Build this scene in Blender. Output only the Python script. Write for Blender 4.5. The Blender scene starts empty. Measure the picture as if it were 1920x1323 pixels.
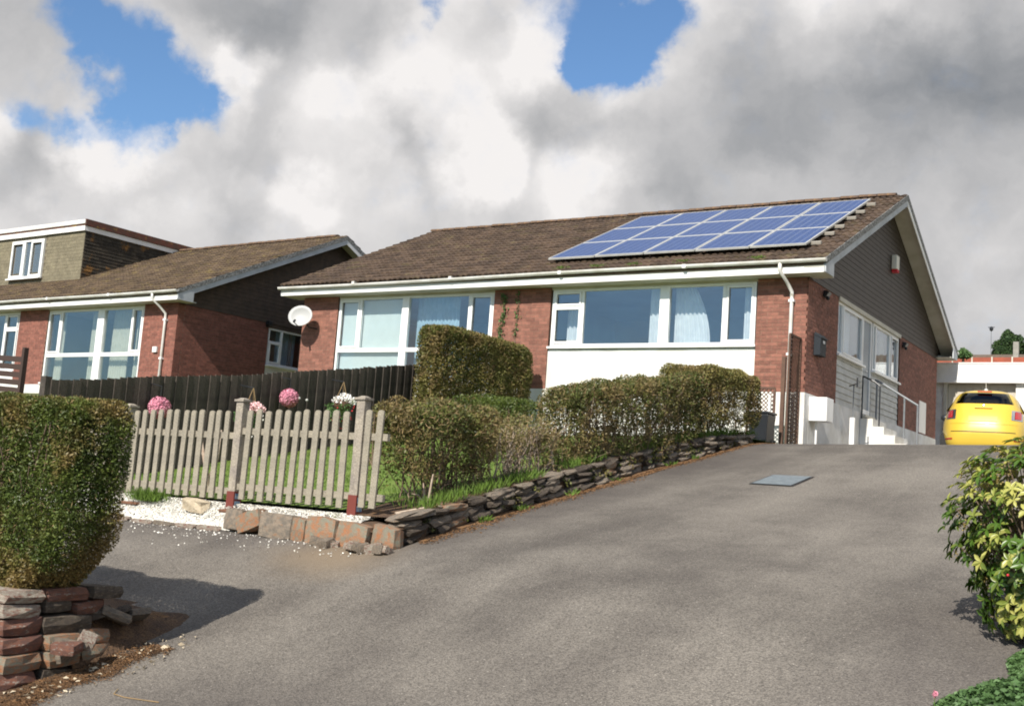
import bpy, math, random
import numpy as np
from mathutils import Vector, Matrix, noise
random.seed(7); rng = np.random.default_rng(7)
R = math.radians
S = bpy.context.scene
COL = S.collection

# ------------------------------------------------------------------ camera, world, sun
CAM = Vector((6.82392843, -21.00587522, -2.29855103))
YAW, PITCH, ROLL, FPX = R(32.77863803), R(7.05272859), R(4.16490115), 2102.85
fwd = Vector((-math.sin(YAW)*math.cos(PITCH), math.cos(YAW)*math.cos(PITCH), math.sin(PITCH)))
rt0 = Vector((math.cos(YAW), math.sin(YAW), 0)); up0 = rt0.cross(fwd)
rt = rt0*math.cos(ROLL) + up0*math.sin(ROLL); upv = -rt0*math.sin(ROLL) + up0*math.cos(ROLL)
cam = bpy.data.cameras.new('camera'); camo = bpy.data.objects.new('camera', cam); COL.objects.link(camo)
cam.sensor_width = 36; cam.lens = FPX/1920*36; cam.clip_end = 3000; cam.clip_start = .1
M3 = Matrix((rt, upv, -fwd)).transposed()
camo.matrix_world = Matrix.Translation(CAM) @ M3.to_4x4()
S.camera = camo
def ray(px, py):
    return fwd + rt*((px-960)/FPX) - upv*((py-661.5)/FPX)
def at(px, py, d): return CAM + ray(px, py)*d

SUN_EL, SUN_AZ = R(39.5), R(4.5)      # azimuth measured from -Y towards +X
sdir = Vector((math.sin(SUN_AZ)*math.cos(SUN_EL), -math.cos(SUN_AZ)*math.cos(SUN_EL), math.sin(SUN_EL)))
sl = bpy.data.lights.new('sun', 'SUN'); sl.energy = 5.0; sl.angle = R(.5); sl.color = (1, .94, .85)
so = bpy.data.objects.new('sun', sl); COL.objects.link(so)
so.rotation_euler = sdir.to_track_quat('Z', 'Y').to_euler(); so.location = (0, -30, 40)

S.view_settings.view_transform = 'Standard'; S.view_settings.look = 'None'
S.view_settings.exposure = .45; S.view_settings.gamma = 1; S.view_settings.use_curve_mapping = False
S.cycles.filter_width = 1.9
S.cycles.max_bounces = 6; S.cycles.transparent_max_bounces = 12

class NT:                                                # tiny node helper
    def __init__(s, t): s.t = t; t.nodes.clear()
    def n(s, typ, ins=None, **kw):
        o = s.t.nodes.new(typ)
        for k, v in kw.items(): setattr(o, k, v)
        for k, v in (ins or {}).items():
            i = o.inputs[k]
            if isinstance(v, bpy.types.NodeSocket): s.t.links.new(v, i)
            else: i.default_value = v
        return o
    def m(s, op, a, b=0., c=None, clamp=False):
        o = s.t.nodes.new('ShaderNodeMath'); o.operation = op; o.use_clamp = clamp
        for i, v in enumerate((a, b, c)):
            if v is None: continue
            if isinstance(v, bpy.types.NodeSocket): s.t.links.new(v, o.inputs[i])
            else: o.inputs[i].default_value = v
        return o.outputs[0]
    def mix(s, f, a, b):
        o = s.t.nodes.new('ShaderNodeMix'); o.data_type = 'RGBA'
        for i, v in ((0, f), (6, a), (7, b)):
            if isinstance(v, bpy.types.NodeSocket): s.t.links.new(v, o.inputs[i])
            else: o.inputs[i].default_value = (*v, 1) if (i > 0 and len(v) == 3) else v
        return o.outputs[2]
    def ss(s, x, a, b):                                  # smoothstep
        o = s.n('ShaderNodeMapRange', interpolation_type='SMOOTHSTEP')
        s.t.links.new(x, o.inputs[0]); o.inputs[1].default_value = a; o.inputs[2].default_value = b
        return o.outputs[0]
    def noise(s, vec, scale, detail=4, rough=.55, dist=0):
        o = s.n('ShaderNodeTexNoise', {'Scale': scale, 'Detail': detail, 'Roughness': rough, 'Distortion': dist})
        if vec is not None: s.t.links.new(vec, o.inputs['Vector'])
        return o.outputs[0]

w = bpy.data.worlds.new('World'); S.world = w; w.use_nodes = True
T = NT(w.node_tree)
sky = T.n('ShaderNodeTexSky', sky_type='NISHITA'); sky.sun_disc = False
sky.sun_elevation = SUN_EL; sky.sun_rotation = R(175.5); sky.air_density = 1.0; sky.dust_density = .5; sky.ozone_density = 2.0
gen = T.n('ShaderNodeTexCoord').outputs['Generated']
def blob(px, py, r, r2=None):                             # soft disc of sky round the direction of (px, py)
    d0 = ray(px, py).normalized()
    sub = T.n('ShaderNodeVectorMath', {0: warped, 1: tuple(d0)}, operation='SUBTRACT').outputs[0]
    ln = T.n('ShaderNodeVectorMath', {0: sub}, operation='LENGTH').outputs['Value']
    return T.ss(ln, (r2 or r*1.6)/FPX, r*.35/FPX)
wn = T.n('ShaderNodeTexNoise', {'Vector': gen, 'Scale': 7., 'Detail': 7., 'Roughness': .58})
wsub = T.n('ShaderNodeVectorMath', {0: wn.outputs['Color'], 1: (.5, .5, .5)}, operation='SUBTRACT').outputs[0]
wsc = T.n('ShaderNodeVectorMath', {0: wsub, 'Scale': .15}, operation='SCALE').outputs[0]
warped = T.n('ShaderNodeVectorMath', {0: gen, 1: wsc}, operation='ADD').outputs[0]
def total(l):
    a = l[0]
    for b in l[1:]: a = T.m('ADD', a, b)
    return a
hole = total([blob(*b) for b in ((90, 60, 50), (150, 85, 56), (230, 115, 62), (300, 160, 60), (340, 195, 44), (270, 228, 46), (80, 225, 42), (165, 235, 34), (1080, 15, 78), (1130, 60, 72), (1190, 15, 78), (1255, 20, 46), (1205, 95, 40), (1065, 90, 36), (825, -5, 34))])
base_n = T.noise(gen, 2.3, 6, .55, .3)
# the sky beyond the frame, towards the sun, is broken cloud
sep = T.n('ShaderNodeSeparateXYZ', {0: gen})
front = T.ss(T.m('ADD', T.m('MULTIPLY', sep.outputs[1], 1.0), T.m('MULTIPLY', sep.outputs[2], -.35)), -.2, .45)
cover0 = T.ss(T.m('ADD', base_n, T.m('MULTIPLY', front, .5)), .47, .60)
cover = T.m('MULTIPLY', cover0, T.m('SUBTRACT', 1., T.ss(T.m('ADD', hole, T.m('MULTIPLY', T.m('SUBTRACT', T.noise(gen, 26., 7, .62), .5), 1.1)), .0, 1.25)), clamp=True)
bright = total([blob(*b) for b in ((920, 60, 110), (990, 110, 70), (400, 140, 70), (450, 110, 50), (700, 150, 90), (1310, 50, 60), (1140, 150, 60), (240, 250, 35), (560, 260, 140), (850, 280, 160), (1000, 300, 140), (30, 270, 50), (1600, -60, 130), (300, 330, 130), (130, 400, 130), (480, 400, 150), (1120, 340, 110))])
dark = total([blob(*b) for b in ((560, 60, 140), (430, 20, 110), (700, 20, 80), (850, 210, 45), (760, 260, 40), (1620, 200, 230), (1800, 280, 220), (1450, 230, 90), (1280, 340, 55), (1400, 110, 60), (120, 300, 50), (1900, 80, 120))])
d_n = T.noise(warped, 5., 4, .5); d_n2 = T.noise(warped, 16., 6, .6)
t = T.m('ADD', T.m('MULTIPLY', d_n, 1.5), -.30)
t = T.m('ADD', t, T.m('MULTIPLY', T.m('SUBTRACT', d_n2, .5), .5))
t = T.m('ADD', t, T.m('MULTIPLY', bright, .34))
vo = T.n('ShaderNodeTexVoronoi', {'Vector': warped, 'Scale': 15., 'Smoothness': .6}, feature='SMOOTH_F1').outputs['Distance']
t = T.m('ADD', t, T.m('MULTIPLY', T.m('MULTIPLY', T.m('SUBTRACT', .42, vo), 1.0), T.m('ADD', .25, bright)))
t = T.m('SUBTRACT', t, T.m('MULTIPLY', dark, .25))
t = T.m('DIVIDE', T.m('ADD', t, .38), 1.38, clamp=True)
ccol = T.mix(t, (1.9, 2.0, 2.15), (6.7, 6.5, 6.4))
skyc = T.n('ShaderNodeVectorMath', {0: sky.outputs[0], 1: (.80, .98, 1.12)}, operation='MULTIPLY').outputs[0]
fin = T.mix(cover, skyc, ccol)
bg = T.n('ShaderNodeBackground', {'Color': fin, 'Strength': .1})
T.t.links.new(bg.outputs[0], T.n('ShaderNodeOutputWorld').inputs[0])

# ------------------------------------------------------------------ materials
MATS = {}
def mat(name, c, c2=None, scale=6., rough=.7, bump=0., bscale=60., metal=0., coat=0., spec=.4, island=0., fine=0., contrast=(.35, .65), sub=0., c3=None, c3r=(.6, .7), c3s=3.):
    m = bpy.data.materials.new(name); m.use_nodes = True; t = NT(m.node_tree); MATS[name] = m
    co = t.n('ShaderNodeTexCoord').outputs['Object']
    col = t.n('ShaderNodeRGB'); col.outputs[0].default_value = (*c, 1); col = col.outputs[0]
    if c2: col = t.mix(t.ss(t.noise(co, scale, 6), *contrast), c, c2)
    if c3: col = t.mix(t.ss(t.noise(co, c3s, 8, .65), *c3r), col, c3)
    if fine:
        k = t.ss(t.noise(co, bscale*1.7, 2), .3, .7)
        k = t.m('ADD', t.m('MULTIPLY', k, fine*2), 1-fine)
        col = t.n('ShaderNodeVectorMath', {0: col, 'Scale': k}, operation='SCALE').outputs[0]
    if island:
        r = t.n('ShaderNodeNewGeometry').outputs['Random Per Island']
        k = t.m('ADD', t.m('MULTIPLY', r, island*2), 1-island)
        col = t.n('ShaderNodeVectorMath', {0: col, 'Scale': k}, operation='SCALE').outputs[0]
    b = t.n('ShaderNodeBsdfPrincipled', {'Base Color': col, 'Roughness': rough, 'Metallic': metal, 'Coat Weight': coat, 'Specular IOR Level': spec})
    if bump:
        h = t.noise(co, bscale, 4)
        bp = t.n('ShaderNodeBump', {'Height': h, 'Strength': bump, 'Distance': .02}); t.t.links.new(bp.outputs[0], b.inputs['Normal'])
    o = t.n('ShaderNodeOutputMaterial')
    if sub:
        tr = t.n('ShaderNodeBsdfTranslucent', {'Color': col})
        mx = t.n('ShaderNodeMixShader', {0: sub, 1: b.outputs[0], 2: tr.outputs[0]}); t.t.links.new(mx.outputs[0], o.inputs[0])
    else: t.t.links.new(b.outputs[0], o.inputs[0])
    return m
brick = mat('brick', (.262, .112, .079), (.20, .087, .064), 9, .85, .5, 90, island=.22, fine=.15)
brick_n = mat('brick_red', (.255, .098, .070), (.19, .075, .057), 9, .85, .5, 90, island=.2, fine=.15)
mortar = mat('mortar', (.27, .17, .12), (.2, .12, .085), 8, .95, .3, 120)
white = mat('white_paint', (.80, .79, .77), (.72, .71, .68), 3, .55, .08, 60)
render_w = mat('white_render', (.78, .77, .74), (.62, .60, .55), 2, .85, .35, 70, c3=(.42, .40, .35), c3r=(.66, .8))
upvc = mat('white_plastic', (.82, .82, .81), (.76, .76, .74), 2.5, .3, spec=.5)
gutterm = mat('gutter_plastic', (.74, .73, .71), (.60, .58, .53), 2.2, .4, c3=(.33, .31, .24), c3r=(.62, .72), c3s=4)
soffitm = mat('soffit_cream', (.55, .53, .47), (.46, .44, .37), 2, .7)
greyfascia = mat('grey_board', (.50, .52, .54), (.40, .42, .43), 3, .6)
tilem = mat('roof_tile', (.070, .047, .034), (.10, .066, .043), 5, .95, .8, 60, island=.3, fine=.3, c3=(.115, .088, .045), c3r=(.54, .70), c3s=2.2)
tilen = mat('roof_tile_mossy', (.085, .058, .038), (.12, .082, .048), 5, .95, .8, 60, island=.3, fine=.3, c3=(.155, .115, .045), c3r=(.52, .68), c3s=2.5)
ridgem = mat('ridge_tile', (.15, .085, .05), (.10, .065, .045), 3, .95, .6, 50, c3=(.22, .13, .055), c3r=(.56, .72), c3s=5)
vergem = mat('verge_mortar', (.30, .30, .29), (.12, .12, .115), 22, .95, .8, 60, contrast=(.42, .55))
clad = mat('grey_green_cladding', (.056, .043, .031), (.044, .031, .022), 4, .55, .1, 40, fine=.1)
cladn = mat('brown_cladding', (.085, .058, .042), (.06, .042, .032), 4, .75, .3, 40, fine=.2)
wclad = mat('white_cladding', (.56, .56, .53), (.46, .46, .43), 4, .6, .1, 40)
tarmac = bpy.data.materials.new('tarmac')
lintel = mat('cream_lintel', (.58, .55, .46), (.5, .47, .39), 3, .7)
doorgrey = mat('grey_door', (.22, .26, .29), (.19, .22, .25), 2, .35)
dark = mat('black_plastic', (.02, .022, .026), None, rough=.35)
galv = mat('galvanised_steel', (.20, .21, .22), (.16, .17, .18), 8, .55, metal=.2)
room = mat('room_wall', (.30, .30, .29), (.26, .26, .25), 1, .9)
curt = mat('white_curtain', (.78, .80, .80), (.70, .72, .73), 6, .9, sub=.25)
curtb = mat('blue_sheer_curtain', (.45, .62, .72), (.36, .52, .62), 5, .9, sub=.3)
curty = mat('cream_curtain', (.58, .56, .44), (.50, .49, .38), 5, .9, sub=.25)
blindm = mat('pale_blind', (.66, .72, .69), (.62, .68, .65), 3, .8, sub=.15)
picket = mat('weathered_picket', (.31, .275, .21), (.235, .21, .165), 6, .9, .5, 60, fine=.2, c3=(.20, .17, .13), c3r=(.62, .72), c3s=9)
postm = mat('weathered_post', (.32, .28, .22), (.23, .20, .17), 5, .9, .5, 50, fine=.2)
darkwood = mat('dark_board', (.044, .036, .030), (.078, .064, .052), 3.5, .85, .5, 50, fine=.3, c3=(.085, .075, .062), c3r=(.56, .72), c3s=7)
brownwood = mat('brown_timber', (.13, .075, .05), (.095, .055, .04), 5, .85, .3, 50)
redm = mat('red_sleeve', (.15, .034, .024), None, rough=.6)
bluem = mat('blue_sticker', (.06, .15, .28), (.3, .36, .40), 45, .5)
grassm = mat('grass', (.135, .20, .028), (.10, .155, .022), 2, .8, .6, 90, fine=.3, c3=(.15, .17, .04), c3r=(.55, .7), sub=.0)
bladem = mat('grass_blade', (.12, .20, .028), (.09, .15, .022), 3, .7, island=.3, sub=.3)
soil = mat('soil', (.075, .045, .028), (.11, .065, .035), 9, 1, .9, 50, fine=.35, c3=(.19, .10, .04), c3r=(.55, .7), c3s=6)
needles = mat('needle_litter', (.25, .135, .06), (.16, .09, .045), 14, 1, .9, 90, fine=.4)
terr = mat('rough_grass', (.07, .10, .025), (.11, .10, .045), 2, 1, .5, 30, fine=.2)
chipm = mat('white_chip', (.80, .78, .72), (.66, .63, .56), 20, .8, island=.2)
gravm = mat('white_gravel', (.76, .74, .68), (.62, .60, .54), 40, .9, 1., 120, fine=.3)
st_or = mat('orange_slate', (.34, .15, .07), (.22, .19, .14), 7, .85, .7, 40, fine=.2, c3=(.22, .23, .18), c3r=(.5, .66), c3s=2.4)
st_gr = mat('grey_slate', (.15, .13, .105), (.25, .20, .15), 7, .85, .7, 40, fine=.25, c3=(.26, .15, .085), c3r=(.58, .7), c3s=5)
st_dk = mat('dark_slate', (.065, .052, .042), (.11, .085, .062), 8, .85, .7, 40, fine=.25, c3=(.20, .18, .14), c3r=(.58, .68), c3s=8)
st_rd = mat('red_slate', (.22, .095, .06), (.14, .075, .06), 7, .85, .7, 40, fine=.2, c3=(.33, .30, .25), c3r=(.56, .66), c3s=6)
st_pl = mat('pale_slate', (.40, .37, .30), (.27, .21, .17), 8, .85, .7, 40, fine=.2, c3=(.22, .11, .08), c3r=(.5, .6), c3s=5)
st_cr = mat('cream_rock', (.55, .47, .34), (.44, .36, .25), 8, .9, .7, 30)
rust = mat('rusty_slab', (.22, .10, .055), (.15, .08, .05), 8, .9, .5, 40)
hedgeg = mat('hedge_leaf', (.105, .135, .026), (.060, .090, .018), 5, .5, island=.45, spec=.35, sub=.22, c3=(.20, .145, .050), c3r=(.50, .64), c3s=1.9)
hedgeb = mat('hedge_leaf_browned', (.20, .165, .065), (.115, .12, .034), 4, .6, island=.4, sub=.2, c3=(.22, .155, .075), c3r=(.48, .62), c3s=2.4)
hedget = mat('hedge_leaf_bronze', (.185, .155, .045), (.10, .115, .026), 3.5, .6, island=.4, sub=.2, c3=(.20, .145, .055), c3r=(.5, .62), c3s=1.8)
hedgem = mat('hedge_leaf_mixed', (.115, .125, .028), (.060, .080, .018), 4, .55, island=.5, sub=.2, c3=(.19, .145, .055), c3r=(.46, .6), c3s=2.2)
strawm = mat('dry_twig_tip', (.33, .22, .11), (.24, .17, .08), 5, .8, island=.35, sub=.1)
twig = mat('twig', (.15, .105, .07), (.23, .17, .12), 12, .9, .3, 60)
palestem = mat('pale_stem', (.42, .35, .27), (.30, .22, .16), 14, .9)
leafg = mat('green_leaf', (.085, .16, .02), (.05, .105, .014), 6, .35, spec=.5, sub=.25)
leafy = mat('yellow_leaf', (.46, .44, .12), (.20, .25, .045), 9, .35, spec=.5, sub=.25)
leafo = mat('lime_leaf', (.19, .23, .035), (.10, .15, .025), 8, .35, spec=.5, sub=.25)
budm = mat('olive_bud', (.33, .24, .08), (.22, .18, .05), 20, .8)
coverm = mat('ground_cover_leaf', (.12, .21, .07), (.08, .15, .05), 4, .55, island=.35, sub=.25)
pinkf = mat('pink_flower', (.62, .27, .34), (.48, .15, .22), 14, .7, island=.3)
whitef = mat('white_flower', (.82, .80, .76), None, rough=.8, island=.1)
blushf = mat('blush_flower', (.80, .52, .52), None, rough=.8, island=.1)
redf = mat('red_flower', (.55, .03, .04), None, rough=.7)
wickerm = mat('brown_wicker', (.12, .06, .035), (.07, .04, .025), 20, .9)
coverplate = mat('blue_grey_plate', (.17, .20, .215), (.13, .155, .17), 12, .6, .5, 60)
alum = mat('aluminium_frame', (.62, .62, .60), (.52, .52, .49), 5, .4, metal=.3)
yellow = mat('yellow_car_paint', (.64, .44, .05), (.62, .42, .045), 1, .36, coat=.5, spec=.5)
tailred = mat('tail_lamp_red', (.45, .01, .012), None, rough=.15, coat=1.)
chrome = mat('chrome', (.75, .76, .77), None, rough=.12, metal=1.)
tyrem = mat('tyre_rubber', (.02, .02, .02), None, rough=.9)
platem = mat('yellow_plate', (.80, .60, .08), None, rough=.4)
carseat = mat('car_seat', (.18, .20, .22), None, rough=.8)
garagep = mat('beige_door_panel', (.50, .46, .38), (.46, .42, .35), 2, .6)
concrete = mat('concrete_post', (.33, .31, .27), (.25, .24, .21), 6, .95, .4, 50)
orangep = mat('red_stained_panel', (.34, .085, .045), (.26, .07, .04), 4, .8, .2, 40)
farroof = mat('far_roof', (.10, .075, .055), (.14, .10, .07), 5, .95, .4, 20)
farwall = mat('far_wall', (.45, .38, .30), None, rough=.9)
needlel = mat('dark_tree_leaf', (.028, .06, .018), (.05, .09, .025), 3, .7, island=.4, sub=.15)
lampglass = mat('lamp_glass', (.5, .5, .48), None, rough=.1)
alarmw = mat('ivory_box', (.72, .68, .58), None, rough=.5)

def glassmat(name, fac, tint=(.75, .82, .86)):
    m = bpy.data.materials.new(name); m.use_nodes = True; t = NT(m.node_tree)
    fc_ = t.n('ShaderNodeLayerWeight', {'Blend': .5}).outputs['Facing']; fr = t.m('ADD', t.m('MULTIPLY', t.m('POWER', fc_, 5.), .96), .04)
    co = t.n('ShaderNodeTexCoord').outputs['Object']
    bp = t.n('ShaderNodeBump', {'Height': t.noise(co, 1.3, 2), 'Strength': .06, 'Distance': .05})
    f = t.m('ADD', t.m('MULTIPLY', fr, 1.2), fac, clamp=True)
    g = t.n('ShaderNodeBsdfGlossy', {'Color': (.93, .97, 1, 1), 'Roughness': .01, 'Normal': bp.outputs[0]})
    tr = t.n('ShaderNodeBsdfTransparent', {'Color': (*tint, 1)})
    mx = t.n('ShaderNodeMixShader', {0: f, 1: tr.outputs[0], 2: g.outputs[0]})
    t.t.links.new(mx.outputs[0], t.n('ShaderNodeOutputMaterial').inputs[0]); return m
glass = glassmat('window_glass', .055, (.93, .96, .97))
glassc = glassmat('car_glass', .01, (.42, .45, .47))

# tarmac: chippings, worn lighter wheel areas, rusty litter along the garden edge
t = NT(tarmac.node_tree) if tarmac.use_nodes else None
tarmac.use_nodes = True; t = NT(tarmac.node_tree)
co = t.n('ShaderNodeTexCoord').outputs['Object']
big = t.noise(co, .35, 5, .6); mid = t.noise(co, 1.7, 6, .6)
mp = t.n('ShaderNodeMapping', {'Vector': co, 'Scale': (1.3, .22, 1)}); streak = t.noise(mp.outputs[0], 1., 4)
a = t.m('ADD', t.m('ADD', t.m('MULTIPLY', big, .5), t.m('MULTIPLY', mid, .25)), t.m('MULTIPLY', streak, .45))
col = t.mix(t.ss(a, .43, .74), (.092, .081, .070), (.186, .167, .142))
vor = t.n('ShaderNodeTexVoronoi', {'Vector': co, 'Scale': 120.})
chip = t.n('ShaderNodeSeparateColor', {0: vor.outputs['Color']}).outputs[0]
k = t.m('ADD', t.m('MULTIPLY', chip, .9), .55)
col = t.n('ShaderNodeVectorMath', {0: col, 'Scale': k}, operation='SCALE').outputs[0]
vor2 = t.n('ShaderNodeTexVoronoi', {'Vector': co, 'Scale': 48.})
chip2 = t.n('ShaderNodeSeparateColor', {0: vor2.outputs['Color']}).outputs[1]
col = t.mix(t.m('MULTIPLY', t.m('MULTIPLY', t.ss(chip2, .96, .98), t.ss(vor2.outputs['Distance'], .32, .2)), .7), col, (.42, .38, .33))
col = t.mix(t.m('MULTIPLY', t.ss(t.noise(co, 3.2, 8, .7), .60, .76), .25), col, (.075, .066, .06))
# damp mossy margins beside the wall and by the shrub bed; tan grit washed out at the kerb corner
sx = t.n('ShaderNodeSeparateXYZ', {0: co}); wob = t.m('MULTIPLY', t.m('SUBTRACT', t.noise(co, .9, 5), .5), 1.6)
m1 = t.m('MULTIPLY', t.ss(t.m('ADD', sx.outputs[0], wob), 1.5, .5), t.ss(sx.outputs[1], -14.2, -12.8))
m2 = t.m('MULTIPLY', t.ss(t.m('ADD', sx.outputs[0], wob), 4.3, 5.8), t.ss(sx.outputs[1], -12., -14.))
m3 = t.m('MULTIPLY', t.ss(t.m('ADD', sx.outputs[1], wob), -14.9, -16.6), .5)
col = t.mix(t.m('MULTIPLY', t.m('MAXIMUM', t.m('MAXIMUM', m1, m2), m3), .45), col, (.062, .052, .050))
dd = t.n('ShaderNodeVectorMath', {0: co, 1: (.35, -13.55, -2.95)}, operation='DISTANCE').outputs['Value']
col = t.mix(t.m('MULTIPLY', t.ss(t.m('ADD', dd, t.m('MULTIPLY', wob, .5)), .9, .15), .7), col, (.24, .18, .115))
b = t.n('ShaderNodeBsdfPrincipled', {'Base Color': col, 'Roughness': .85, 'Specular IOR Level': .35})
hh = t.m('ADD', t.m('MULTIPLY', vor.outputs['Distance'], .8), t.m('MULTIPLY', t.noise(co, 40, 3), .6))
bp = t.n('ShaderNodeBump', {'Height': hh, 'Strength': .55, 'Distance': .012}); t.t.links.new(bp.outputs[0], b.inputs['Normal'])
t.t.links.new(b.outputs[0], t.n('ShaderNodeOutputMaterial').inputs[0])

# photovoltaic cells: fine silver busbars over blue silicon
cells = bpy.data.materials.new('solar_cells'); cells.use_nodes = True; t = NT(cells.node_tree)
co = t.n('ShaderNodeTexCoord').outputs['Object']; sp = t.n('ShaderNodeSeparateXYZ', {0: co})
def line(x, p, wd):
    fr = t.m('FRACT', t.m('DIVIDE', x, p)); return t.m('LESS_THAN', fr, wd)
l = t.m('MAXIMUM', line(t.m('ADD', sp.outputs[0], 10.), .18, .07), line(t.m('ADD', sp.outputs[1], 10.), .16, .04))
vc = t.n('ShaderNodeTexVoronoi', {'Vector': co, 'Scale': 30.})
vv = t.n('ShaderNodeSeparateColor', {0: vc.outputs['Color']}).outputs[0]
bc = t.mix(vv, (.014, .045, .140), (.020, .058, .19)); bc = t.mix(t.m('MULTIPLY', l, .55), bc, (.30, .34, .42))
b = t.n('ShaderNodeBsdfPrincipled', {'Base Color': bc, 'Roughness': .4, 'Coat Weight': .06, 'Coat Roughness': .1, 'Specular IOR Level': .12})
t.t.links.new(b.outputs[0], t.n('ShaderNodeOutputMaterial').inputs[0])

# ------------------------------------------------------------------ object helpers
class MB:
    def __init__(s): s.v = []; s.f = []; s.mi = []; s.M = None; s.m = 0
    def add(s, vs, fs):
        o = len(s.v)
        for v in vs:
            s.v.append(tuple(s.M @ Vector(v)) if s.M is not None else tuple(v))
        for f in fs: s.f.append([i+o for i in f]); s.mi.append(s.m)
        return s
    def hexa(s, p):     # p: 4 bottom ccw, 4 top ccw
        return s.add(p, [(3, 2, 1, 0), (4, 5, 6, 7), (0, 1, 5, 4), (1, 2, 6, 5), (2, 3, 7, 6), (3, 0, 4, 7)])
    def box(s, x0, x1, y0, y1, z0, z1):
        return s.hexa([(x0, y0, z0), (x1, y0, z0), (x1, y1, z0), (x0, y1, z0), (x0, y0, z1), (x1, y0, z1), (x1, y1, z1), (x0, y1, z1)])
    def prism(s, poly, ax, a0, a1):   # poly in the two other axes
        def P(u, v, a): return {'x': (a, u, v), 'y': (u, a, v), 'z': (u, v, a)}[ax]
        n = len(poly); vs = [P(u, v, a0) for u, v in poly] + [P(u, v, a1) for u, v in poly]
        ar = sum(poly[i][0]*poly[(i+1) % n][1]-poly[(i+1) % n][0]*poly[i][1] for i in range(n))
        flip = (ar > 0) != (ax == 'y')
        fs = [list(range(n))[::-1], list(range(n, 2*n))] + [(i, (i+1) % n, (i+1) % n+n, i+n) for i in range(n)]
        if not flip: fs = [list(f)[::-1] for f in fs]
        if a1 < a0: fs = [list(f)[::-1] for f in fs]
        return s.add(vs, fs)
    def tube(s, pts, r, n=8, r2=None, cap=True):
        pts = [Vector(p) for p in pts]; N = len(pts); vs = []; fs = []
        for i, p in enumerate(pts):
            d = (pts[min(i+1, N-1)]-pts[max(i-1, 0)]).normalized()
            a = d.orthogonal().normalized() if i == 0 else (a - d*a.dot(d)).normalized()
            b = d.cross(a); rr = r if r2 is None else r+(r2-r)*i/(N-1)
            for k in range(n):
                th = 2*math.pi*k/n; vs.append(p+a*rr*math.cos(th)+b*rr*math.sin(th))
        for i in range(N-1):
            for k in range(n): fs.append((i*n+k, i*n+(k+1) % n, (i+1)*n+(k+1) % n, (i+1)*n+k))
        if cap: fs += [tuple(range(n))[::-1], tuple(range((N-1)*n, N*n))]
        return s.add(vs, fs)
    def ball(s, c, r, n=10, m=6, sc=(1, 1, 1)):
        vs = []; fs = []
        for j in range(m+1):
            ph = math.pi*j/m
            for k in range(n):
                th = 2*math.pi*k/n; vs.append((c[0]+r*sc[0]*math.sin(ph)*math.cos(th), c[1]+r*sc[1]*math.sin(ph)*math.sin(th), c[2]+r*sc[2]*math.cos(ph)))
        for j in range(m):
            for k in range(n): fs.append((j*n+k, (j+1)*n+k, (j+1)*n+(k+1) % n, j*n+(k+1) % n))
        return s.add(vs, fs)
    def mesh(s, name, m, smooth=False):
        me = bpy.data.meshes.new(name); me.from_pydata(s.v, [], s.f)
        ms = m if isinstance(m, (list, tuple)) else [m]
        for x in ms: me.materials.append(x)
        if len(ms) > 1: me.polygons.foreach_set('material_index', s.mi)
        if smooth: me.polygons.foreach_set('use_smooth', [True]*len(me.polygons))
        me.update(); return me
    def build(s, name, m, parent=None, smooth=False, kind=None, bevel=0, **tags):
        return link(name, s.mesh(name, m, smooth), parent, kind, bevel, **tags)
def link(name, me, parent=None, kind=None, bevel=0, **tags):
    o = bpy.data.objects.new(name, me); COL.objects.link(o); o.parent = parent
    if kind: o['kind'] = kind
    for k, v in tags.items(): o[k] = v
    if bevel:
        b = o.modifiers.new('edge', 'BEVEL'); b.width = bevel; b.segments = 2; b.limit_method = 'ANGLE'
    return o
def thing(name, label, cat, loc=(0, 0, 0), rz=0, group=None):
    o = bpy.data.objects.new(name, None); COL.objects.link(o); o.location = loc; o.rotation_euler = (0, 0, rz)
    o['label'] = label; o['category'] = cat
    if group: o['group'] = group
    o.empty_display_size = .2
    return o
def tag(o, label, cat, group=None):
    o['label'] = label; o['category'] = cat
    if group: o['group'] = group
    return o

def quads(name, P, A, B, m, parent=None, kind=None, fold=0.):
    """one rhombus per row: centre P, half-length vector A, half-width vector B"""
    n = len(P)
    V = np.empty((n, 4, 3)); V[:, 0] = P-A; V[:, 1] = P+B; V[:, 2] = P+A; V[:, 3] = P-B
    if fold:
        N = np.cross(A, B); N /= np.linalg.norm(N, axis=1, keepdims=True)+1e-9
        V[:, 1] += N*fold; V[:, 3] += N*fold
    me = bpy.data.meshes.new(name); me.vertices.add(4*n); me.vertices.foreach_set('co', V.ravel())
    me.loops.add(4*n); me.loops.foreach_set('vertex_index', np.arange(4*n, dtype=np.int32))
    me.polygons.add(n); me.polygons.foreach_set('loop_start', np.arange(0, 4*n, 4, dtype=np.int32)); me.polygons.foreach_set('loop_total', np.full(n, 4, dtype=np.int32))
    ms = m if isinstance(m, (list, tuple)) else [m]
    for x in ms: me.materials.append(x)
    me.update(calc_edges=True)
    return link(name, me, parent, kind)
def unit(n):
    v = rng.normal(size=(n, 3)); return v/np.linalg.norm(v, axis=1, keepdims=True)

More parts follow.
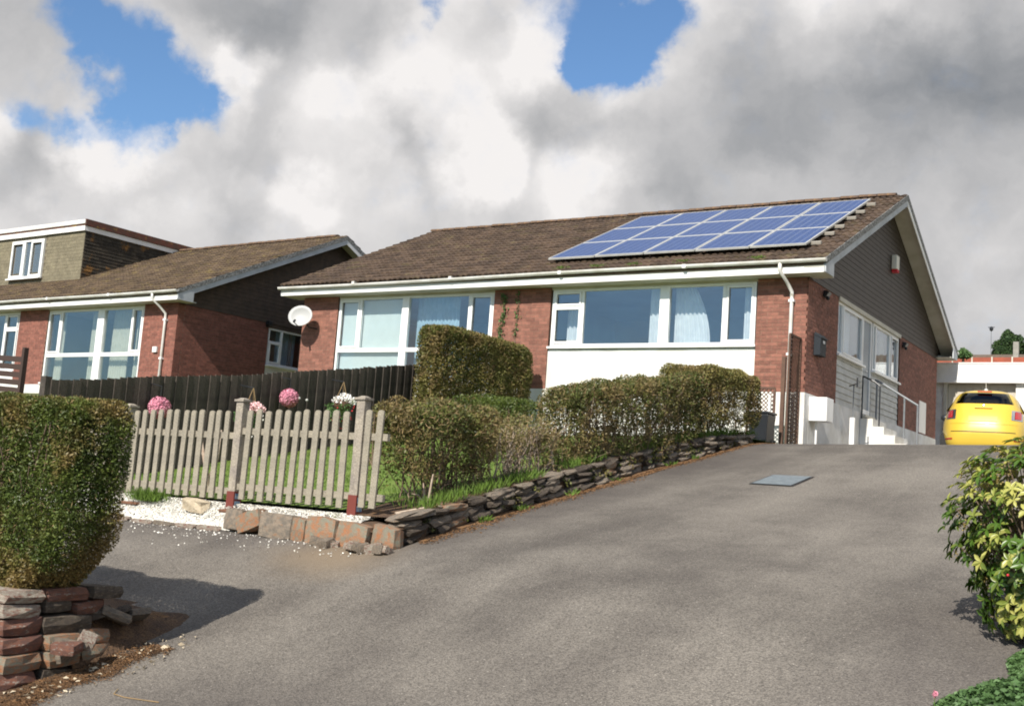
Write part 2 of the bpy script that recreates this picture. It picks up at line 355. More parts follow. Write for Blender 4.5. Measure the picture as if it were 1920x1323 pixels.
# ------------------------------------------------------------------ the ground
YS = [-60, -21, -17.5, -16.3, -15.3, -14.3, -13.3, -12.3, -11, -9.15, -5, -3.1, -1, 1.5, 5, 12, 14, 30, 90]
ZS = [-3.95, -3.95, -3.86, -3.70, -3.44, -3.14, -2.88, -2.72, -2.53, -2.25, -1.55, -1.2, -1.13, -1.08, -1.06, -.75, -.5, -.2, -.2]
def f(x, y):
    z = 0
    for o in (-.5, -.25, 0, .25, .5): z += float(np.interp(y+o, YS, ZS))/5
    k = max(0., 1-abs(y+3.3)/5.)
    return z + .034*max(-1, min(x, 6.5))*k*(3-2*k)*k
def lawn_z(x, y):
    a = float(np.interp(y, [-12.9, -9.57, -7.35, -4.8, -2.9, 0], [-2.62, -2.45, -2.04, -1.64, -1.3, -1.1]))
    b = float(np.interp(y, [-12.9, -9, -5, -3.3, 0], [-2.62, -1.98, -1.30, -1.1, -1.08]))
    k = min(1, max(0, (x+7.1)/7.1)); return a+(b-a)*k
WALLP = [(-12.9, .70), (-12.2, .58), (-10.4, .36), (-8.8, .20), (-6.6, .10), (-3.7, .14), (-2.6, .16)]
def wx(y): return float(np.interp(y, [p[0] for p in WALLP], [p[1] for p in WALLP]))

def grid(name, xs, ys, zf, m, kind='structure', xf=None):
    vs = []; nx = len(xs)
    for y in ys:
        for i, x in enumerate(xs):
            X = xf(x, y) if xf else x
            vs.append((X, y, zf(X, y)))
    fs = [(j*nx+i, j*nx+i+1, (j+1)*nx+i+1, (j+1)*nx+i) for j in range(len(ys)-1) for i in range(nx-1)]
    me = bpy.data.meshes.new(name); me.from_pydata(vs, [], fs); me.materials.append(m)
    me.polygons.foreach_set('use_smooth', [True]*len(fs)); return link(name, me, kind=kind)
def terrain_z(x, y):
    z = f(x, y)-.05
    if x < .5 and -13 < y:
        z = lawn_z(x, min(y, 0))-.25
        if x < -7.2:
            k = min(1, (-7.2-x)/3); z += k*(max(0, min(1, (y+12)/10))*.95)
    if y > 2: z = max(z, float(np.interp(y, [2, 12, 30, 60], [-1.25, -.8, -.25, -.25])))
    if x > 7.3: z += min(1, (x-7.3)/.5)*.15*(1 if y < 9 else 0)
    return z
gx = [-900, -300, -100, -60]+list(np.arange(-40, -8, 2.))+list(np.arange(-8, 9, .5))+list(np.arange(9, 40, 3.))+[60, 100, 300, 900]
gy = [-900, -300, -100, -60, -40, -30, -25, -21, -19]+list(np.arange(-18, 16, .5))+[20, 25, 30, 45, 60, 100, 300, 900]
grid('ground', gx, gy, terrain_z, terr)
ys1 = list(np.arange(-24, -12.9, .25)); ys2 = list(np.arange(-13.15, 13.7, .25))
def xr(y): return float(np.interp(y, [-16, -14.5, -13, -8, 0, 14], [7.5, 6.1, 5.95, 5.7, 6.2, 6.5]))
tm = MB()
def patch(xs, ys, xf):
    nx = len(xs); vs = [(xf(u, y), y, f(xf(u, y), y)) for y in ys for u in xs]
    tm.add(vs, [(j*nx+i, j*nx+i+1, (j+1)*nx+i+1, (j+1)*nx+i) for j in range(len(ys)-1) for i in range(nx-1)])
us = [i/40 for i in range(41)]
patch(us, [-24+.25*i for i in range(44)]+[-13.15], lambda u, y: -26+u*(max(xr(y), 7.5 if y < -16 else 0)+26))
patch(us, [-13.15+.25*i for i in range(108)], lambda u, y: (wx(y) if y > -12.9 else .70)*(1-u)+u*xr(y))
tm.build('driveway', tarmac, smooth=True, kind='structure')
grid('lawn', [i/30 for i in range(31)], list(np.arange(-12.68, .01, .35)), lambda x, y: lawn_z(x, y)+.004, grassm, xf=lambda u, y: -7.05+u*(wx(y)-.22+7.05))
grid('flower_bed', [i/6 for i in range(7)], list(np.arange(-12.95, -2.4, .3)), lambda x, y: lawn_z(x, y)+.02+.02*noise.noise((x*4, y*4, 0)), soil, xf=lambda u, y: wx(y)-.75+u*.68)
grid('corner_soil', [i/6 for i in range(7)], [-13.19, -13.12, -13.05, -12.95, -12.85], lambda x, y: -2.655-.10*max(0, x-.3)-(.07 if y < -13.15 else .02 if y < -13.1 else 0)+.015*noise.noise((x*9, y*9, 3)), soil, xf=lambda u, y: .14+u*.52)
MB().box(-1.3, .62, -13.13, -12.6, -3.1, -2.69).build('earth_fill', soil, kind='structure')
# rusty needle litter banked against the foot of the wall, and soil round the lower-left wall
grid('needle_litter', [0, .5, 1], list(np.arange(-12.8, -2.4, .2)), lambda x, y: f(x, y)+.006, needles, kind='stuff',
     xf=lambda u, y: wx(y)-.05+u*(.10+.07*abs(noise.noise((0, y*1.7, 3)))+.10*max(0, 1-abs(y+7)/4)))
grid('border_soil', [0, .33, .66, 1], list(np.arange(-16.9, -15.55, .12)), lambda x, y: f(x, y)+.008, soil,
     xf=lambda u, y: .05+u*(.56-max(0, y+15.9)*.8+.16*noise.noise((2, y*2.1, 7))+.10*noise.noise((2, y*9, 1))+max(0, -15.9-y)*.25))
grid('bed_soil', [i/6 for i in range(7)], list(np.arange(-15.2, 3, .35)), lambda x, y: f(x, y)-.01+.14*min(1, max(0, x-xr(y)+.05)/.4)+.01*noise.noise((x*5, y*5, 0)), soil, xf=lambda u, y: xr(y)-.05+u*2.6)
def scatter(name, X, Y, s, m):
    n = len(X); A = unit(n)*s*rng.uniform(.4, 1.3, (n, 1)); A[:, 2] *= .25; B = np.cross(A, unit(n)); B *= .35
    return quads(name, np.c_[X, Y, [f(a, b)+.010 for a, b in zip(X, Y)]], A, B, m, kind='stuff', fold=-.003)
n = 9000; Y = rng.uniform(-12.9, -2.5, n); X = np.array([wx(y)+.05+abs(rng.normal(0, .07))+.22*rng.random()**2*max(0, .15+noise.noise((y*.8, 4, 1))) for y in Y]); scatter('litter', X, Y, .016, needles)
n = 9000; Y = rng.uniform(-16.85, -15.6, n); X = np.array([.40+.30*rng.random()**.5*(1.1+noise.noise((y*2, 8, 1)))+abs(rng.normal(0, .05)) for y in Y]); scatter('litter', X, Y, .013, needles)
scatter('litter', X[:3500]+.03, Y[:3500], .010, soil)
# white gravel strip below the picket fence
gs = grid('gravel_strip', [i/30 for i in range(31)], [-13.17, -13.07, -12.97, -12.87, -12.77, -12.66], lambda x, y: -2.63+min(0, y+12.92)*(.12 if x > -1.2 else .98)-(.06 if y < -13.15 else 0)+.01*noise.noise((x*9, y*9, 0)), gravm, kind='stuff', xf=lambda u, y: -5+u*5.25)
n = 9000; X = rng.uniform(-4.5, .25, n); Y = -12.95+rng.normal(0, .10, n)
Y = np.clip(Y, -13.2, -12.7); Z = -2.617+np.minimum(0, Y+12.92)*np.where(X > -1.2, .12, .98)
# strays scattered over the lane
n2 = 420; X2 = rng.uniform(-4, .6, n2); Y2 = -13.2-np.abs(rng.normal(0, .22, n2)); Z2 = np.array([f(a, b)+.005 for a, b in zip(X2, Y2)])
X = np.r_[X, X2]; Y = np.r_[Y, Y2]; Z = np.r_[Z, Z2]; n += n2
A = unit(n)*rng.uniform(.006, .015, (n, 1)); A[:, 2] *= .4; B = np.cross(A, unit(n)); B *= (rng.uniform(.005, .011, (n, 1))/(np.linalg.norm(B, axis=1, keepdims=True)+1e-9))
quads('gravel_chips', np.c_[X, Y, Z+.004], A, B, chipm, kind='stuff', fold=-.006)
# grass blades
def blades(name, X, Y, Z, h, m, parent=None, lean=.35, wd=.004):
    n = len(X); H = h*rng.uniform(.5, 1.2, n); A = np.c_[rng.normal(0, lean, n)*H, rng.normal(0, lean, n)*H, H]/2
    B = np.c_[rng.normal(size=n), rng.normal(size=n), np.zeros(n)]; B *= wd/np.linalg.norm(B, axis=1, keepdims=True)
    return quads(name, np.c_[X, Y, Z]+A, A, B, m, parent, 'stuff' if parent is None else None)
n = 26000; X = rng.uniform(-7, -.1, n); Y = rng.uniform(-12.68, -1, n)
blades('grass', X, Y, np.array([lawn_z(a, b) for a, b in zip(X, Y)]), .035, bladem, wd=.006)
n = 3500; Y = rng.uniform(-12.6, -2.6, n); X = np.array([wx(y) for y in Y])-np.abs(rng.normal(0, .18, n))-.08
k = np.array([noise.noise((y*1.1, 5, 0)) > -.15 for y in Y]); X, Y = X[k], Y[k]
blades('edge_grass', X, Y, np.array([lawn_z(a, b)+.02 for a, b in zip(X, Y)]), .13, bladem, wd=.006)
n = 900; Y = rng.uniform(-12.6, -4, n); k = np.array([noise.noise((y*2.3, 9, 0)) > .22 for y in Y]); Y = Y[k]; X = np.array([wx(y) for y in Y])+rng.uniform(.0, .1, len(Y))
blades('weeds', X, Y, np.array([f(a, b) for a, b in zip(X, Y)]), .07, bladem, wd=.012, lean=.7)
def tuft(px_x, y, z, n, r, h, label):
    X = px_x+rng.normal(0, r, n); Y = y+rng.normal(0, r*.5, n)
    o = blades('grass_tuft', X, Y, np.full(n, z), h, bladem, lean=.5, wd=.005); o['kind'] = 'thing'; tag(o, label, 'grass tuft')
tuft(-2.75, -12.97, -2.67, 700, .12, .13, 'bushy green grass tuft in front of the picket fence, at the left bay')
tuft(-.18, -12.98, -2.67, 120, .06, .06, 'small weedy tuft in the gravel just left of the nearest fence post')

# ------------------------------------------------------------------ masonry, roofs, windows
def bricks(mb, plane, a0, a1, z0, z1, off=0.):
    """proud bricks on the rectangle; plane 'y' faces -Y (a = x), plane 'x' faces +X (a = y)"""
    c = .075; L = .225; k = 0; z = z0+.004
    while z < z1-.03:
        h = min(.065, z1-z); a = a0-(L/2 if k % 2 else 0)-.0
        while a < a1-.02:
            s0 = max(a, a0); s1 = min(a+L-.010, a1)
            if s1-s0 > .03:
                d = .0035+random.random()*.003; j = random.uniform(-.0015, .0015)
                if plane == 'y': mb.box(s0, s1, off-d, off+.02, z+j, z+h+j)
                else: mb.box(off-.02, off+d, s0, s1, z+j, z+h+j)
            a += L
        z += c; k += 1

def tiles(root, x0, x1, ya, za, yb, zb, m, name='roof_tiles'):
    """interlocking tiles from the eave (ya, za) to the ridge (yb, zb)"""
    mb = MB(); D = Vector((0, yb-ya, zb-za)); Ls = D.length; u = D/Ls; nrm = Vector((0, -u.z, u.y)) if yb > ya else Vector((0, u.z, -u.y))
    if nrm.z < 0: nrm = -nrm
    rows = int(Ls/.33); g = Ls/rows; cols = int((x1-x0)/.30); wc = (x1-x0)/cols
    prof = [(0, 0), (.12, .030), (.30, .030), (.42, 0), (.52, 0), (.66, .030), (.84, .030), (.97, 0)]
    for r in range(rows):
        for c in range(cols):
            xo = x0+c*wc; lo = -.02 if r == 0 else 0
            s0 = r*g+lo+random.uniform(-.008, .008); s1 = (r+1)*g+.02; lift = random.uniform(0, .007); til = random.uniform(-.004, .004)
            vs = []
            for (p, h) in prof:
                base = Vector((xo+p*wc, ya, za))
                vs.append(base+u*s0+nrm*(h+.030+lift+til*p*4)); vs.append(base+u*s1+nrm*(h+.002)); vs.append(base+u*s0+nrm*(h-.004+lift))
            fs = []
            for i in range(len(prof)-1):
                a = 3*i; b = a+3
                if yb > ya: fs += [(a, b, b+1, a+1), (a+2, b+2, b, a)]
                else: fs += [(a, a+1, b+1, b), (a+2, a, b, b+2)]
            mb.add(vs, fs)
    return mb.build(name, m, root, kind='stuff')

def curtain(parent, x0, x1, z0, z1, m, y=.32, waves=.11, amp=.03, gather=0., plane='y', yoff=0.):
    nx = max(8, int(abs(x1-x0)/waves*6)); mb = MB(); vs = []; rows = 7
    for j in range(rows+1):
        v = j/rows
        for i in range(nx+1):
            uu = i/nx; xx = x0+(x1-x0)*(uu*(1-gather*v*v)); yy = y+amp*math.sin(uu*(x1-x0)/waves*6.28+v*.8)*(.6+.4*(1-v))
            zz = z0+(z1-z0)*v
            vs.append((xx, yy, zz) if plane == 'y' else (-yy, xx, zz))
    mb.add(vs, [(j*(nx+1)+i, j*(nx+1)+i+1, (j+1)*(nx+1)+i+1, (j+1)*(nx+1)+i) for j in range(rows) for i in range(nx)])
    return mb.build('curtain', m, parent, smooth=True)

def window(root, a0, a1, z0, z1, bars, panes, plane='y', sashes=(), sill=True, fw=.055, trans=(), m=None, label=None):
    """outer frame + bars (a, width, z0, z1) as the window, with panes, sashes and sill as its children"""
    m = m or upvc
    def B(mb, p0, p1, d0, d1, q0, q1):
        if plane == 'y': mb.box(p0, p1, d0, d1, q0, q1)
        else: mb.box(-d1, -d0, p0, p1, q0, q1)
    mb = MB(); d0, d1 = .02, .10
    B(mb, a0, a0+fw, d0, d1, z0, z1); B(mb, a1-fw, a1, d0, d1, z0, z1)
    B(mb, a0+fw, a1-fw, d0, d1, z0, z0+fw); B(mb, a0+fw, a1-fw, d0, d1, z1-fw, z1)
    for i, (a, wd, q0, q1) in enumerate(bars): B(mb, a-wd/2, a+wd/2, d0-(.02 if wd > .15 else 0), d1-.003, q0, q1)
    for (p0, p1, q, h) in trans: B(mb, p0, p1, d0+.004, d1-.006, q-h/2, q+h/2)
    wo = mb.build('window', m, root, bevel=.004)
    if label: wo['label'] = label
    for (p0, p1, q0, q1) in panes:
        g = MB(); B(g, p0, p1, .052, .062, q0, q1); g.build('pane', glass, wo)
    for (p0, p1, q0, q1) in sashes:
        s_ = MB(); e = .045
        B(s_, p0, p0+e, .004, .05, q0, q1); B(s_, p1-e, p1, .004, .05, q0, q1); B(s_, p0+e, p1-e, .004, .05, q0, q0+e); B(s_, p0+e, p1-e, .004, .05, q1-e, q1)
        s_.build('sash', m, wo, bevel=.004)
    if sill:
        s_ = MB(); B(s_, a0-.04, a1+.04, -.06, .05, z0-.05, z0-.003); s_.build('sill', m, wo, bevel=.006)
    return wo

OV, VV, D, EZ, RZ = .39, .46, 11.5, 2.50, 5.36
def gable_house(name, label, loc, rz, L, brickm, claddm, tm_, side):
    r = thing(name, label, 'house', loc, rz)
    # roof decks (rafters and felt), ridge
    yr = D/2
    for s_ in (0, 1):
        ya = -OV-.05 if not s_ else D+OV+.05
        dz = .03
        mb = MB(); p = [(ya, EZ-dz), (yr, RZ-dz), (yr, RZ-.14), (ya, EZ-.12)]
        mb.prism(p, 'x', -L-VV+.03, VV-.05); mb.build('roof', tm_, r)
        tiles(r, -L-VV, VV, ya, EZ, yr, RZ, tm_)
    x = -L-VV; 
    proto = None; k = 0
    while x < VV-.40:
        if proto is None:
            mb = MB(); n = 6; vs = []
            for xx in (0, .43):
                for i in range(n+1):
                    th = math.pi*i/n; vs.append((xx, math.cos(th)*.13, math.sin(th)*.085-.01+(.012 if xx == 0 else 0)))
            fs = [(i, i+1, i+n+2, i+n+1) for i in range(n)]+[tuple(range(n+1)), tuple(range(n+1, 2*n+2))[::-1]]
            mb.add(vs, fs); proto = mb.mesh('ridge_tile', ridgem)
        o = link('ridge_tile', proto, r); o.location = (x, yr, RZ+.02+random.uniform(-.006, .006)); o.rotation_euler = (random.uniform(-.03, .03), random.uniform(-.012, .012), 0)
        x += .445
    # eaves: soffit board, fascia, gutter
    for s_ in (0, 1):
        yy = (lambda q: q) if not s_ else (lambda q: D-q)
        a, b = sorted((yy(-OV), yy(.24))); MB().box(-L-VV+.04, VV-.045, a, b, 2.25, 2.27).build('soffit', soffitm, r)
        a, b = sorted((yy(-OV-.022), yy(-OV))); MB().box(-L-VV+.02, VV-.042, a, b, 2.243, 2.44).build('fascia', white, r)
        mb = MB(); n = 8; yc = yy(-OV-.085); vs = []; ln = [-L-VV-.02+i*.6 for i in range(int((L+2*VV)/.6)+1)]+[VV+.02]
        for xx in ln:
            sag = -.012*math.sin((xx+L)*.55)+(.0)-.004*(-xx)
            for i in range(n+1):
                th = math.pi+math.pi*i/n; vs.append((xx, yc+math.cos(th)*.062, 2.50+sag+math.sin(th)*.065))
            for i in range(n, -1, -1):
                th = math.pi+math.pi*i/n; vs.append((xx, yc+math.cos(th)*.056, 2.50+sag+math.sin(th)*.059))
        q = 2*(n+1)
        fs = [(j*q+i, j*q+(i+1) % q, (j+1)*q+(i+1) % q, (j+1)*q+i) for j in range(len(ln)-1) for i in range(q)]+[tuple(range(n+1)), tuple(range((len(ln)-1)*q, (len(ln)-1)*q+n+1))]
        mb.add(vs, fs); g = mb.build('gutter', gutterm, r, smooth=False)
        for xx in [i*-2.9-2.4 for i in range(int(L/2.9))]:
            MB().box(xx-.04, xx+.04, yc-.066, yc+.066, 2.425, 2.500).build('gutter_joint', gutterm, g)
    # gable walls
    sl = (RZ-EZ)/(yr+OV+.05)
    def under(y): return EZ-.13+sl*(min(y, D-y)+OV+.05)
    for sx in (1, -1):
        X0 = 0 if sx == 1 else -L
        mb = MB(); mb.prism([(0, 2.25), (D, 2.25), (D, under(D)), (yr, under(yr)), (0, under(0))], 'x', X0-sx*.24, X0+sx*.012); mb.build('gable_wall', claddm, r)
        if sx == 1:
            z = 2.22; k = 0
            while z < RZ-.25:
                zt = z+.116
                ylo = 0 if z < under(0) else (z-EZ+.13)/sl-OV-.05
                y0 = -.02 if zt < under(0) else (zt-EZ+.13)/sl-OV-.05
                if z < under(0) <= zt: ylo = y0 = max(0, y0)
                ylo = max(-.02, ylo); y0 = max(-.02, y0)
                if D-2*y0 > .1:
                    e = .012; mb = MB()
                    mb.hexa([(.012+e, ylo, z), (.012+e, D-ylo, z), (.004, D-ylo, z), (.004, ylo, z),
                             (.012+.006, y0, zt-.004), (.012+.006, D-y0, zt-.004), (.004, D-y0, zt-.004), (.004, y0, zt-.004)])
                    mb.f = [f_[::-1] for f_ in mb.f]
                    mb.build('plank', claddm, r)
                z = zt; k += 1
        # verge: sloping soffit, bargeboard, mortared tile edge
        for s_ in (0, 1):
            yy = (lambda q: q) if not s_ else (lambda q: D-q)
            def strip(xa, xb, up, lo, ya0=-OV-.03):
                pl = [(yy(ya0), EZ+sl*(ya0+OV+.05)+up), (yr, RZ+up), (yr, RZ+lo), (yy(ya0), EZ+sl*(ya0+OV+.05)+lo)]
                mb = MB(); mb.prism(pl, 'x', *sorted((xa, xb))); return mb
            xo = X0+sx*VV
            strip(X0+sx*.035, xo-sx*.032, -.143, -.163).build('verge_soffit', soffitm, r)
            strip(xo-sx*.03, xo-sx*.008, -.115, -.255).build('bargeboard', greyfascia if not s_ else white, r)
            strip(xo-sx*.06, xo+sx*.004, +.015, -.113).build('verge_mortar', vergem, r)
            # box end closing the eave
            mb = MB(); y0_, y1_ = yy(-OV-.02), yy(.10)
            pl = [(y0_, 2.245), (y1_, 2.245), (y1_, 2.40+sl*.3), (y0_, 2.46)]
            mb.prism(pl, 'x', *sorted((xo-sx*.034, xo-sx*.0325+sx*.03))); mb.build('eave_box_end', greyfascia, r)
    # solid core walls: rear, far side, floor, partition
    MB().box(-L, 0, D-.25, D, -1.4, 2.25).build('rear_wall', brickm, r)
    MB().box(-L, -L+.25, .25, D-.25, -1.4, 2.25).build('side_wall', brickm, r)
    mb = MB(); mb.box(-L+.25, -.25, .25, D-.25, -.2, .02); mb.box(-L+.25, -.25, 4.4, 4.5, .02, 2.24); mb.box(-L+.25, -.25, .25, D-.25, 2.241, 2.249); mb.box(-6.55, -6.45, .25, 4.4, .02, 2.24)
    mb.build('interior', room, r)
    return r
def pier(r, plane, a0, a1, bm, z0=0., z1=2.245):
    mb = MB()
    if plane == 'y': mb.box(a0, a1, 0, .25, z0, z1)
    else: mb.box(-.25, 0, a0, a1, z0, z1)
    wl = mb.build('wall', mortar, r); bb = MB(); bricks(bb, plane, a0, a1, z0, z1); bb.build('bricks', bm, wl, kind='stuff')
    return wl

# ---- the main bungalow
H = gable_house('bungalow', 'low red brick bungalow with brown tiled roof and solar panels, beside the steep drive', (0, 0, 0), 0, 13.13, brick, clad, tilem, None)
pier(H, 'y', -13.13, -11.97, brick); pier(H, 'y', -7.28, -5.78, brick); pier(H, 'y', -1.02, -.0, brick)
pier(H, 'x', .252, 2.02, brick); pier(H, 'x', 7.27, 11.25, brick)
bb = MB(); bricks(bb, 'x', -.0, .25, 0, 2.245); bricks(bb, 'x', 11.25, 11.5, 0, 2.245); bb.build('corner_bricks', brick, H, kind='stuff')
MB().box(-5.775, -1.022, .012, .25, 0.0, .86).build('white_panel', render_w, H)
MB().box(-11.968, -7.282, .012, .25, 0.0, .10).build('white_panel', render_w, H)
mb = MB(); mb.box(-13.14, .012, -.012, .26, -1.5, -.004); mb.box(-.25, .014, .27, D, -1.5, -.004); mb.build('plinth', render_w, H)
MB().box(-11.97, -7.28, .02, .25, 2.205, 2.248).build('window_head', lintel, H); MB().box(-5.78, -1.02, .02, .25, 2.205, 2.248).build('window_head', lintel, H)
w2 = window(H, -5.74, -1.05, .93, 2.2, [(-4.98, .07, .985, 2.145), (-3.03, .22, .985, 2.145), (-1.72, .075, .985, 2.145)],
            [(-5.62, -5.07, 1.08, 1.74), (-5.62, -5.07, 1.9, 2.12), (-4.94, -3.14, .985, 2.145), (-2.92, -1.76, .985, 2.145), (-1.62, -1.12, 1.04, 2.12)],
            sashes=[(-5.68, -5.02, 1.0, 1.79), (-5.68, -5.02, 1.83, 2.14), (-1.67, -1.1, .99, 2.14)], trans=[(-5.69, -5.0, 1.81, .05)])
curtain(w2, -2.92, -2.12, .95, 2.2, curt, gather=.45); curtain(w2, -3.5, -3.15, .95, 2.2, curt); curtain(w2, -5.55, -5.2, .95, 1.9, curt, y=.4); curtain(w2, -1.4, -1.0, .95, 2.2, curt)
w1 = window(H, -11.95, -7.30, .12, 2.2, [(-11.25, .08, .935, 2.145), (-9.84, .2, .17, 2.145), (-7.97, .075, .935, 2.145)],
            [(-11.84, -11.35, .99, 2.1), (-11.20, -9.94, .94, 2.145), (-9.74, -8.01, .94, 2.145), (-7.88, -7.4, .99, 2.1), (-11.89, -9.94, .175, .84), (-9.74, -7.36, .175, .84)],
            sashes=[(-11.9, -11.29, .945, 2.14), (-7.93, -7.35, .945, 2.14)], trans=[(-11.9, -9.94, .89, .1), (-9.74, -7.35, .89, .1)])
mb = MB(); mb.box(-11.88, -9.95, .14, .15, .2, 2.14); mb.build('blind', blindm, w1)
curtain(w1, -9.7, -8.45, .2, 2.2, curtb); curtain(w1, -7.6, -7.3, .2, 2.2, curtb)
# side elevation between the two brick piers
for (a0, a1, z1) in ((2.025, 4.04, 1.0), (4.80, 7.265, 1.0)):
    z = 0.
    while z < z1-.02:
        zt = min(z+.135, z1); mb = MB()
        mb.hexa([(-.01, a0, z), (-.01, a1, z), (-.06, a1, z), (-.06, a0, z), (-.028, a0, zt-.004), (-.028, a1, zt-.004), (-.06, a1, zt-.004), (-.06, a0, zt-.004)])
        mb.f = [f_[::-1] for f_ in mb.f]; mb.build('plank', wclad, H); z = zt
MB().box(-.08, .03, 2.02, 7.27, 2.16, 2.248).build('lintel', lintel, H)
s1 = window(H, 2.03, 4.0, 1.05, 2.155, [(2.42, .06, 1.1, 2.1)], [(2.09, 2.39, 1.1, 2.1), (2.50, 3.87, 1.15, 2.06)], plane='x', sashes=[(2.45, 3.93, 1.1, 2.11)])
s2 = window(H, 4.86, 7.22, 1.05, 2.155, [(5.13, .07, 1.1, 2.1), (6.42, .1, 1.1, 2.1)], [(5.2, 6.37, 1.1, 2.1), (6.56, 7.10, 1.15, 2.06), (4.92, 5.09, 1.1, 2.1)], plane='x', sashes=[(6.5, 7.16, 1.1, 2.11)])
curtain(s1, 3.5, 3.9, 1., 2.2, curt, plane='x'); curtain(s2, 6.6, 6.9, 1., 2.2, curty, plane='x')
mb = MB(); mb.box(-.09, -.03, 4.05, 4.11, -.03, 2.155); mb.box(-.09, -.03, 4.72, 4.78, -.03, 2.155); mb.box(-.09, -.03, 4.11, 4.72, 2.10, 2.155); mb.box(-.09, -.03, 4.11, 4.72, -.03, .1)
dr = mb.build('door', upvc, H); MB().box(-.07, -.055, 4.12, 4.71, .1, 2.1).build('door_panel', doorgrey, dr); mb = MB(); mb.tube([(-.04, 4.2, .95), (.02, 4.2, .95), (.02, 4.3, .95)], .012); mb.build('handle', chrome, dr)
MB().box(-.02, .1, 4.0, 4.83, -.09, -.04).build('threshold', lintel, H)
# downpipe
def downpipe(root, x, zb, ybot=-.06):
    mb = MB(); mb.tube([(x-.12, -OV-.085, 2.46), (x-.12, -OV-.085, 2.30), (x-.05, -.25, 2.12), (x, -.07, 1.95), (x, ybot, 1.8), (x, ybot, zb)], .038, 8)
    o = mb.build('downpipe', gutterm, root, smooth=True)
    for z in (1.75, .7): MB().box(x-.055, x+.055, -.1, -.002, z, z+.05).build('pipe_clip', upvc, o)
downpipe(H, -.30, -1.1)
MB().box(.003, .02, 9.45, 10.22, .03, .86).build('meter_door', upvc, H)
mb = MB(); mb.box(.015, .36, .28, .72, -.52, -.06); mb.build('meter_box', upvc, H, bevel=.01); mb = MB(); mb.tube([(.10, .5, -.52), (.10, .5, -1.2)], .02); mb.build('meter_pipe', upvc, H)
# solar array
sl_ = (RZ-EZ)/(D/2+OV+.05); ang = math.atan(sl_)
mounts = Vector((0, -math.sin(ang), math.cos(ang))); us_ = Vector((0, math.cos(ang), math.sin(ang))); e0 = Vector((0, -OV-.05, EZ))
railm = mat('dull_rail', (.36, .33, .28), None, rough=.6)
rails = thing('mounting_rails', 'six pale metal rails under the solar panels, their ends sticking out at the right', 'rails', (0, 0, 0))
nm = [['top row', 'middle row', 'bottom row'], ['leftmost', 'second from the left', 'middle one', 'second from the right', 'rightmost']]
pw, ph, gap = 1.158, 1.64, .022; xs0 = -6.0
rowz = ['bottom', 'middle', 'top']
fm = None
for rr in range(3):
    for cc in range(5):
        s0 = .70+rr*(ph+.03); x0 = xs0+cc*(pw+gap)
        if fm is None:
            mb = MB(); e = .032
            mb.box(0, pw, 0, e, 0, .04); mb.box(0, pw, ph-e, ph, 0, .04); mb.box(0, e, e, ph-e, 0, .04); mb.box(pw-e, pw, e, ph-e, 0, .04); fm = mb.mesh('frame', alum)
            mb = MB(); mb.box(e, pw-e, e, ph-e, .015, .034); cm = mb.mesh('cell_sheet', cells)
        col_ = ['at the left end', 'second from the left', 'in the middle', 'second from the right', 'at the right end'][cc]
        o = thing('solar_panel', f'blue solar panel {col_} of the {rowz[rr]} row on the bungalow roof', 'solar panel', group='solar panels on the bungalow roof')
        Mx = Matrix((Vector((1, 0, 0)), us_, mounts)).transposed().to_4x4(); p = e0+us_*s0+mounts*.135; Mx.translation = (x0, p.y, p.z+random.uniform(-.004, .004))
        o.matrix_world = Mx; link('frame', fm, o); link('cell_sheet', cm, o)
    for q in (.35, 1.28):
        s0 = .70+rr*(ph+.03)+q; p = e0+us_*s0+mounts*.075
        mb = MB(); mb.M = Matrix((Vector((1, 0, 0)), us_, mounts)).transposed().to_4x4(); mb.M.translation = (0, p.y, p.z); mb.box(-6.1, .07, -.035, .035, 0, .055); mb.build('rail', railm, rails)
        for xx in np.arange(-5.9, .1, 1.45):
            mb = MB(); mb.M = Matrix((Vector((1, 0, 0)), us_, mounts)).transposed().to_4x4(); mb.M.translation = (xx, p.y, p.z); mb.box(-.02, .02, -.02, .06, -.09, 0); mb.build('bracket', galv, rails)
# moss clumps in the gutter line under the panels
n = 700; c_ = rng.choice([-5.35, -3.6, -4.45, -.9, -2.5], n); X = c_+rng.normal(0, .09, n); A = unit(n)*.02; B = np.cross(A, unit(n))*.5
o = quads('moss', np.c_[X, -.38+rng.normal(0, .03, n), 2.56+rng.uniform(0, .07, n)], A, B, bladem, H, 'stuff')

# ---- things fixed to the bungalow
o = MB().box(.02, .14, 0, .27, 0, .34).build('alarm_box', alarmw, bevel=.01); o.location = (.012, 6.1, 3.68); tag(o, 'small ivory alarm box with red base high on the bungalow gable', 'alarm')
r_ = MB().box(.018, .145, .04, .23, -.07, 0.0).build('alarm_base', redf, o)
def flood(x, y, z, label):
    t_ = thing('floodlight', label, 'light', (x, y, z))
    MB().box(0, .05, -.03, .03, -.03, .03).build('bracket', dark, t_); mb = MB(); mb.M = Matrix.Rotation(R(35), 4, 'Y'); mb.box(.05, .12, -.10, .10, -.07, .07); mb.build('lamp_head', dark, t_, bevel=.01)
    mb = MB(); mb.ball((.09, .0, -.13), .04); mb.build('sensor', dark, t_)
flood(.0, .98, 2.13, 'black security floodlight on the brick pier near the front corner'); flood(.0, 7.52, 2.08, 'black floodlight on brickwork beyond the side windows')
t_ = thing('mailbox', 'dark grey wall mailbox on the brick pier beside the side windows', 'mailbox', (0.01, .62, .78))
mb = MB(); mb.prism([(0, 0), (.13, 0), (.14, .34), (.10, .42), (0, .44)], 'y', -.19, .19); mb.build('box_body', mat('charcoal_metal', (.022, .027, .033), None, rough=.6, spec=.2), t_, bevel=.008)
